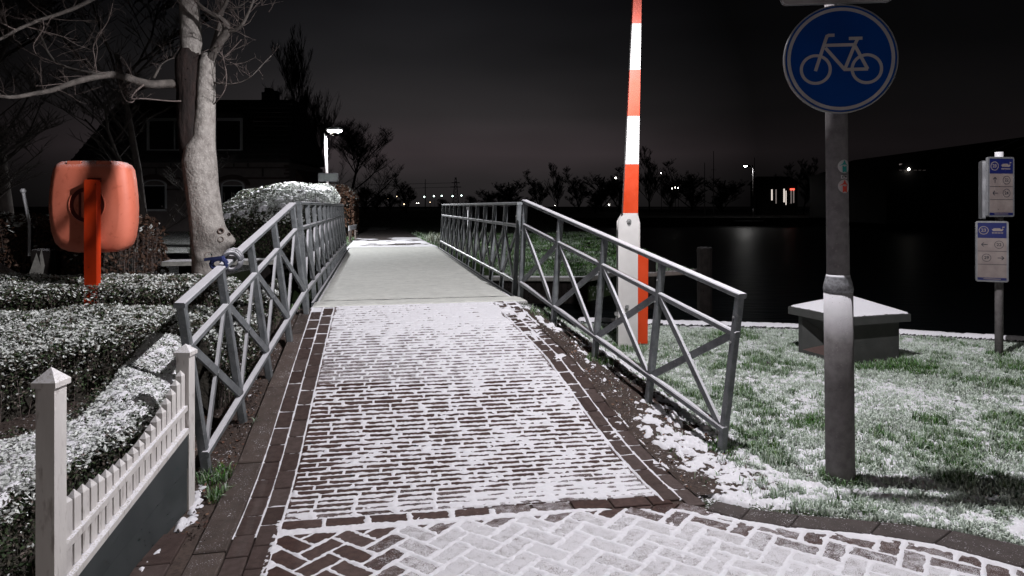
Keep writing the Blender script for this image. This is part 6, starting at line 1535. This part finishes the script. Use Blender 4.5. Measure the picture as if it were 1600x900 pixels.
for px, py, z, kd, lab in far_spots:
    hh = CH + (HY - py) * z / F; sc__ = 1.25 * (hh - 0.3) / ph[kd]
    src = protos[kd]
    if kd not in used_:
        used_.add(kd); o = src
    else: o = copy_tree(src)
    o.location = (W(px, 0, z).x, z, 0.2); o.scale = (sc__ * (0.9 + 0.25 * (px % 7) / 7), sc__, sc__); o.rotation_euler = (0, 0, px * 0.7)
    o['label'] = lab or lab_of[px]

# ---- lamp beyond the bridge, with its name plate seen from behind
l2 = Vector((W(515, 0, 19.9).x, 19.9, 0.35))
street_lamp(l2, 3.36, (0.30, -0.10, 0), 'lit street lamp on a slim post behind the snow-capped hedge', PATH_LAMP, None, (0.060, 0.046), 0.9, (-0.038, 0), 'street_lamp')
nb = empty('name_plate', W(513, 277, 19.8), 'pale name plate seen from behind on the slim lamp post', 'sign')
fr = (W(513, 277, 19.78), Vector((0.985, -0.17, 0)).normalized(), Vector((0.02, 0, 1)).normalized(), Vector((0, -1, 0)))
mb = MB(); mb.frame(fr, rrect(0.31, 0.122, 0.03), 0.0, 0.02); obj('plate', mb, MT['sign_rim'], nb)
mb = MB(); mb.frame(fr, rrect(0.27, 0.086, 0.02), 0.0205, 0.024); obj('back_panel', mb, MT['sign_back'], nb)
# the next lamp of the same row, a few steps behind the viewer
l0 = uv(1.7, -21.5)
street_lamp((l0[0], l0[1], 0.0), 4.55, (-0.55, 0.10, 0), 'stepped steel lamp post farther back along the path, lighting the near posts', BACK_LAMP)
# lamp across the water
l3 = Vector((W(1177, 0, 81.0).x, 81.0, 0.25))
jt = empty('jetty', (W(1162, 0, 75).x, 75, 0), 'small snow-covered jetty in the light of the far quay lamp', 'jetty')
mb = MB(); mb.box(W(1140, 0, 75).x, W(1186, 0, 75).x, 73.2, 79.5, -0.35, -0.02); obj('deck', mb, MT['dark_timber'], jt)
mb = MB(); mb.box(W(1141, 0, 75).x, W(1185, 0, 75).x, 73.4, 79.4, -0.018, 0.02, 0.01); obj('snow_cover', mb, MT['snow'], jt)
street_lamp(l3, 6.0, (-0.95, -0.3, 0), 'lit street lamp standing on the far quay across the water', FAR_LAMP, None, (0.07, 0.05), 1.0, (-0.01, 0))
# sign board by the far hedge, post by the deck rail
t = empty('low_board', W(553, 372, 23), 'low white board on two posts beside the brown hedge', 'board')
mb = MB(); mb.beam(W(545, 357, 22), W(557, 354, 24.5), 0.03, 0.16, bev=0); obj('board', mb, MT['house_frame'], t)
for x, z in ((547, 22.3), (556, 24.3)):
    mb = MB(); p = W(x, 360, z); mb.box(p.x - .04, p.x + .04, p.y - .03, p.y + .05, 0.2, p.z + 0.02); obj('post', mb, MT['timber'], t)
t = empty('white_post', W(733, 380, 19), 'slim white post on the meadow behind the deck railing', 'post')
p = W(733, 326, 19); mb = MB(); mb.tube([(p.x, 19, 0), (p.x, 19, p.z)], [0.05, 0.05], 10); obj('shaft', mb, MT['house_frame'], t)
mb = MB(); mb.box(p.x - 0.09, p.x + 0.07, 18.95, 19.05, p.z - 0.02, p.z + 0.05); obj('cap', mb, MT['house_frame'], t)
# timber edging and mooring posts
t = empty('quay_wall', (1.0, 15.1, -0.1), 'pale capped timber wall along the far side of the canal', 'quay wall')
mb = MB(); mb.beam((-1.5, 15.08, 0.02), (1.6, 15.05, 0.0), 0.22, 0.10, bev=1); mb.beam((1.6, 15.05, 0.0), (2.42, 16.3, 0.0), 0.22, 0.10); obj('cap_beam', mb, MT['concrete'], t)
for i in range(22):
    x = -1.45 + i * 0.145; mb = MB(); mb.box(x - 0.068, x + 0.068, 15.1, 15.14, -0.9, -0.04); obj('plank', mb, MT['dark_timber'], t)
t = empty('mooring_beam', W(1040, 426, 14.5), 'pale floating mooring beam between the barrier and the wooden post', 'mooring beam')
mb = MB(); mb.beam(W(1008, 429, 14.3), W(1092, 424, 14.8), 0.16, 0.10, bev=1); obj('beam', mb, MT['timber'], t)
for px, pt, z, w, lab in ((1101, 386, 13.6, 0.15, 'thick wooden mooring post with a snowy top in the dark water'), (1018, 404, 14.4, 0.09, 'short mooring post next to the barrier counterweight')):
    t = empty('mooring_post', (W(px, 0, z).x, z, -0.55), lab, 'mooring post'); p = W(px, pt, z)
    mb = MB(); mb.tube([(p.x, z, -1.5), (p.x, z, p.z - .02), (p.x, z, p.z)], [w, w, w * .92], 14); obj('pile', mb, MT['dark_timber'], t, False)
    mb = MB(); mb.tube([(p.x, z, p.z - .10), (p.x, z, p.z - .04)], [w * 1.04, w * 1.04], 14); obj('band', mb, MT['dark_timber'], t)
# quay wall under the lawn's edge
mb = MB()
t = empty('canal_wall', (2.2, 9.3, -0.2), 'dark sheet-pile wall under the edge of the lawn', 'canal wall')
for i in range(6, 12):
    a_, b2 = Vector((QX[i], QY[i])), Vector((QX[i + 1] if i + 1 < len(QX) else QX[i], QY[i + 1] if i + 1 < len(QX) else QY[i]))
    if (b2 - a_).length < 0.1: continue
    mb = MB(); mb.beam((a_.x, a_.y + 0.11, -0.55), (b2.x, b2.y + 0.11, -0.55), 0.10, 1.02); obj('wall_section', mb, MT['dark_timber'], t)

# ---- distant lights, masts, pylon, houses across the water
def far_light(px, py, z, lab, mat='far_white', s=1.3, group='lights far across the polder', gnd=0.3):
    c_ = W(px, py, z); t = empty('distant_lamp', (c_.x, z, gnd), lab, 'distant lamp', group); r_ = s * z / F * 0.62
    mb = MB(); mb.lathe(c_, [(0.2 * r_, -r_), (0.8 * r_, -0.6 * r_), (r_, 0), (0.8 * r_, 0.6 * r_), (0.2 * r_, r_)], 8); obj('lens', mb, MT[mat], t)
    mb = MB(); mb.tube([(c_.x + r_, z + r_ * 1.2, gnd - 1), (c_.x + r_, z + r_ * 1.2, c_.z)], [0.06, 0.05], 5); obj('pole', mb, MT['silhouette'], t)
    return t
for px, py, wh_ in ((663, 307.5, 'first'), (678, 306.5, 'second'), (690, 306, 'third'), (707, 306.5, 'fourth'), (721, 305.5, 'last')):
    far_light(px, py, 320, wh_ + ' from the left of five pale-green dyke lamps near the pylon', 'far_green', 1.7, 'row of lamps on the distant dyke')
for px, py, m_, s, lab in ((607, 310, 'far_warm', 1.5, 'warm orange light low on the horizon past the path end'), (632, 309, 'far_warm', 1.2, 'upper of three stacked orange lights left of the dyke lamps'),
                           (632.5, 313.5, 'far_warm', 1.2, 'middle of three stacked orange lights left of the dyke lamps'), (631.5, 319, 'far_warm', 1.4, 'lowest of three stacked orange lights left of the dyke lamps'),
                           (620, 307, 'far_warm', 0.9, 'faint orange light between the stacked lights and the path end'), (672, 316, 'far_warm', 0.9, 'tiny warm light just below the dyke lamps'),
                           (654, 317.5, 'far_white', 0.9, 'tiny white light under the first dyke lamp'), (651, 317.5, 'far_white', 0.8, 'tiny white light beside another under the dyke lamps'),
                           (867, 321, 'far_white', 0.7, 'pinprick light above the sloping railing'), (962, 278, 'far_white', 1.9, 'white light just beside the barrier boom'),
                           (951.5, 320, 'far_white', 1.8, 'white light low beside the barrier column'), (1033, 270.5, 'far_white', 1.2, 'single small light high in the trees beyond the barrier'),
                           (1050, 294.5, 'far_white', 1.2, 'left light of the tight cluster in the trees beyond the barrier'), (1055, 293, 'far_white', 1.2, 'middle light of the tight cluster in the trees beyond the barrier'), (1059.5, 293.5, 'far_white', 1.3, 'right light of the tight cluster in the trees beyond the barrier'),
                           (1197, 299, 'far_white', 1.6, 'white light left of the row of tall lit windows'), (1289, 318, 'far_white', 3.0, 'bright white light peeping out beside the lamp post')):
    far_light(px, py, 130 if px > 800 else 260, lab, m_, s)
t = empty('pylon', (W(712, 0, 700).x, 700, 0), 'lattice power pylon on the horizon', 'pylon')
mb = MB(); zt = W(0, 277, 700).z; x0 = W(712, 0, 700).x
for s in (-1, 1):
    mb.beam((x0 + s * 3.5, 700, 0), (x0 + s * 0.5, 700, zt), 0.6, 0.6)
for k in range(9):
    z0, z1 = zt * k / 9, zt * (k + 1) / 9; w0 = 3.5 - 3 * k / 9; w1 = 3.5 - 3 * (k + 1) / 9
    mb.beam((x0 - w0, 700, z0), (x0 + w1, 700, z1), 0.35, 0.35); mb.beam((x0 + w0, 700, z0), (x0 - w1, 700, z1), 0.35, 0.35)
obj('mast', mb, MT['silhouette'], t)
for k, w in ((0.68, 5.5), (0.82, 4.2)):
    mb = MB(); mb.beam((x0 - w, 700, zt * k), (x0 + w, 700, zt * k), 0.6, 0.8); obj('cross_arm', mb, MT['silhouette'], t)
for k, w in ((0.68, 5.5), (0.82, 4.2)):
    for s in (-1, 1):
        mb = MB(); pts = [Vector((x0 + s * w - (340 * q if True else 0), 700 - 60 * q, zt * k - 3.5 * math.sin(math.pi * q))) for q in [i / 8 for i in range(9)]]; mb.tube(pts, 0.10, 3, False); obj('cable', mb, MT['silhouette'], t)
for px, pt, z, lab in ((664.5, 280, 300, 'thin dark mast standing left of the pylon'), (1101, 254, 90, 'boat mast, leftmost of three, across the water'), (1115, 236, 90, 'tallest boat mast across the water'), (1179, 246, 95, 'boat mast right next to the far quay lamp')):
    t = empty('mast', (W(px, 0, z).x, z, 0), lab, 'mast'); mb = MB(); p = W(px, pt, z); r_ = 0.9 * z / F
    mb.tube([(p.x, z, -0.5), (p.x, z, p.z)], [r_, r_ * 0.5], 6); obj('spar', mb, MT['silhouette'], t)
    mb = MB(); mb.beam((p.x - 8 * z / F * .5, z, p.z * 0.72), (p.x + 8 * z / F * .5, z, p.z * 0.72), r_ * .6, r_ * .6); obj('spreader', mb, MT['silhouette'], t)
# glass veranda with lit panes
VZ = 92.0; VZ = 96.0; t = empty('lit_veranda', (W(1218, 0, VZ).x, VZ, 0.3), 'low building with a row of tall lit windows across the water', 'building')
a_, b2 = W(1192, 322, VZ), W(1246, 288, VZ); mb = MB(); mb.box(a_.x, b2.x, VZ, VZ + 5, 0.2, b2.z); obj('wall', mb, MT['silhouette'], t)
mb = MB(); mb.add([(a_.x - .4, VZ - .4, b2.z), (b2.x + .4, VZ - .4, b2.z), (b2.x, VZ + 2.5, b2.z + 1.2), (a_.x, VZ + 2.5, b2.z + 1.2), (b2.x + .4, VZ + 5.4, b2.z), (a_.x - .4, VZ + 5.4, b2.z)], [(0, 1, 2, 3), (4, 5, 3, 2), (1, 4, 2), (5, 0, 3)]); obj('roof', mb, MT['silhouette'], t)
for px, w, y0, y1, m_ in ((1206, 0.9, 296, 313, 'lit_pane'), (1212.5, 0.7, 296, 318, 'lit_pane_dim'), (1225, 0.9, 295, 316, 'lit_pane'), (1228, 0.6, 298, 320, 'lit_pane'), (1236, 0.7, 295, 318, 'lit_pane_dim'), (1240, 0.8, 296, 317, 'lit_pane_dim')):
    p, q = W(px - w, y1, VZ), W(px + w, y0, VZ); mb = MB(); mb.box(p.x, q.x, VZ - 0.06, VZ - 0.003, p.z, q.z); obj('window', mb, MT[m_], t)
p, q = W(1234, 297, VZ), W(1241, 294.5, VZ); mb = MB(); mb.box(p.x, q.x, VZ - 0.12, VZ - 0.07, p.z, q.z); obj('red_light', mb, MT['far_red'], t)
# big shed with lit upper windows
BZ2 = 62.0; t = empty('boathouse', (W(1480, 0, BZ2).x, BZ2, 0.2), 'large dark building with a lit row of upper windows, behind the signposts', 'building')
a_ = W(1385, 330, BZ2); b2 = W(1640, 262, BZ2); mb = MB(); mb.box(a_.x, b2.x + 6, BZ2, BZ2 + 16, 0.0, b2.z); obj('wall', mb, MT['silhouette'], t)
r0, r1 = W(1385, 266, BZ2), W(1470, 232, BZ2); r2, r3 = W(1660, 206, BZ2), W(1660, 266, BZ2)
mb = MB(); zz1 = r1.z
mb.add([(r0.x, BZ2 - .2, r0.z), (r1.x, BZ2 - .2, r1.z), (r2.x, BZ2 - .2, r2.z), (r3.x, BZ2 - .2, r3.z), (r0.x, BZ2 + 16, r0.z), (r1.x, BZ2 + 16, r1.z), (r2.x, BZ2 + 16, r2.z), (r3.x, BZ2 + 16, r3.z)], [(0, 3, 2, 1), (0, 1, 5, 4), (1, 2, 6, 5), (4, 5, 6, 7)]); obj('roof', mb, MT['silhouette'], t)
mb = MB(); mb.beam(W(1546, 238, BZ2 - .4), W(1592, 218, BZ2 - .4), 0.06, 0.10); mb.beam(W(1585, 234, BZ2 - .4), W(1605, 226, BZ2 - .4), 0.06, 0.08); obj('verge_board', mb, MT['lit_pane_dim'] if False else MT['house_frame'], t)
for i, (px, w, m_) in enumerate(((1407, 2.0, 'lit_pane_dim'), (1413, 1.6, 'lit_pane_dim'), (1420, 2.4, 'lit_pane'), (1430, 2.2, 'lit_pane_dim'), (1437, 1.6, 'lit_pane_dim'), (1444, 2.0, 'lit_pane_dim'))):
    p, q = W(px - w, 266, BZ2), W(px + w, 256 if m_ != 'lit_pane' else 257, BZ2); mb = MB(); mb.box(p.x, q.x, BZ2 - 0.06, BZ2 - 0.003, p.z, q.z); obj('window', mb, MT[m_], t)
p = W(1420, 264.5, BZ2 - .2); mb = MB(); mb.lathe(p, [(0.03, -0.12), (0.12, 0), (0.03, 0.12)], 8); obj('lamp', mb, MT['far_white'], t)

for o in list(SC.objects):
    if o.type == 'MESH' and o.name.startswith('brick') is False: pass
print('tris', sum(len(o.data.polygons) for o in SC.objects if o.type == 'MESH'), 'objects', len(SC.objects))
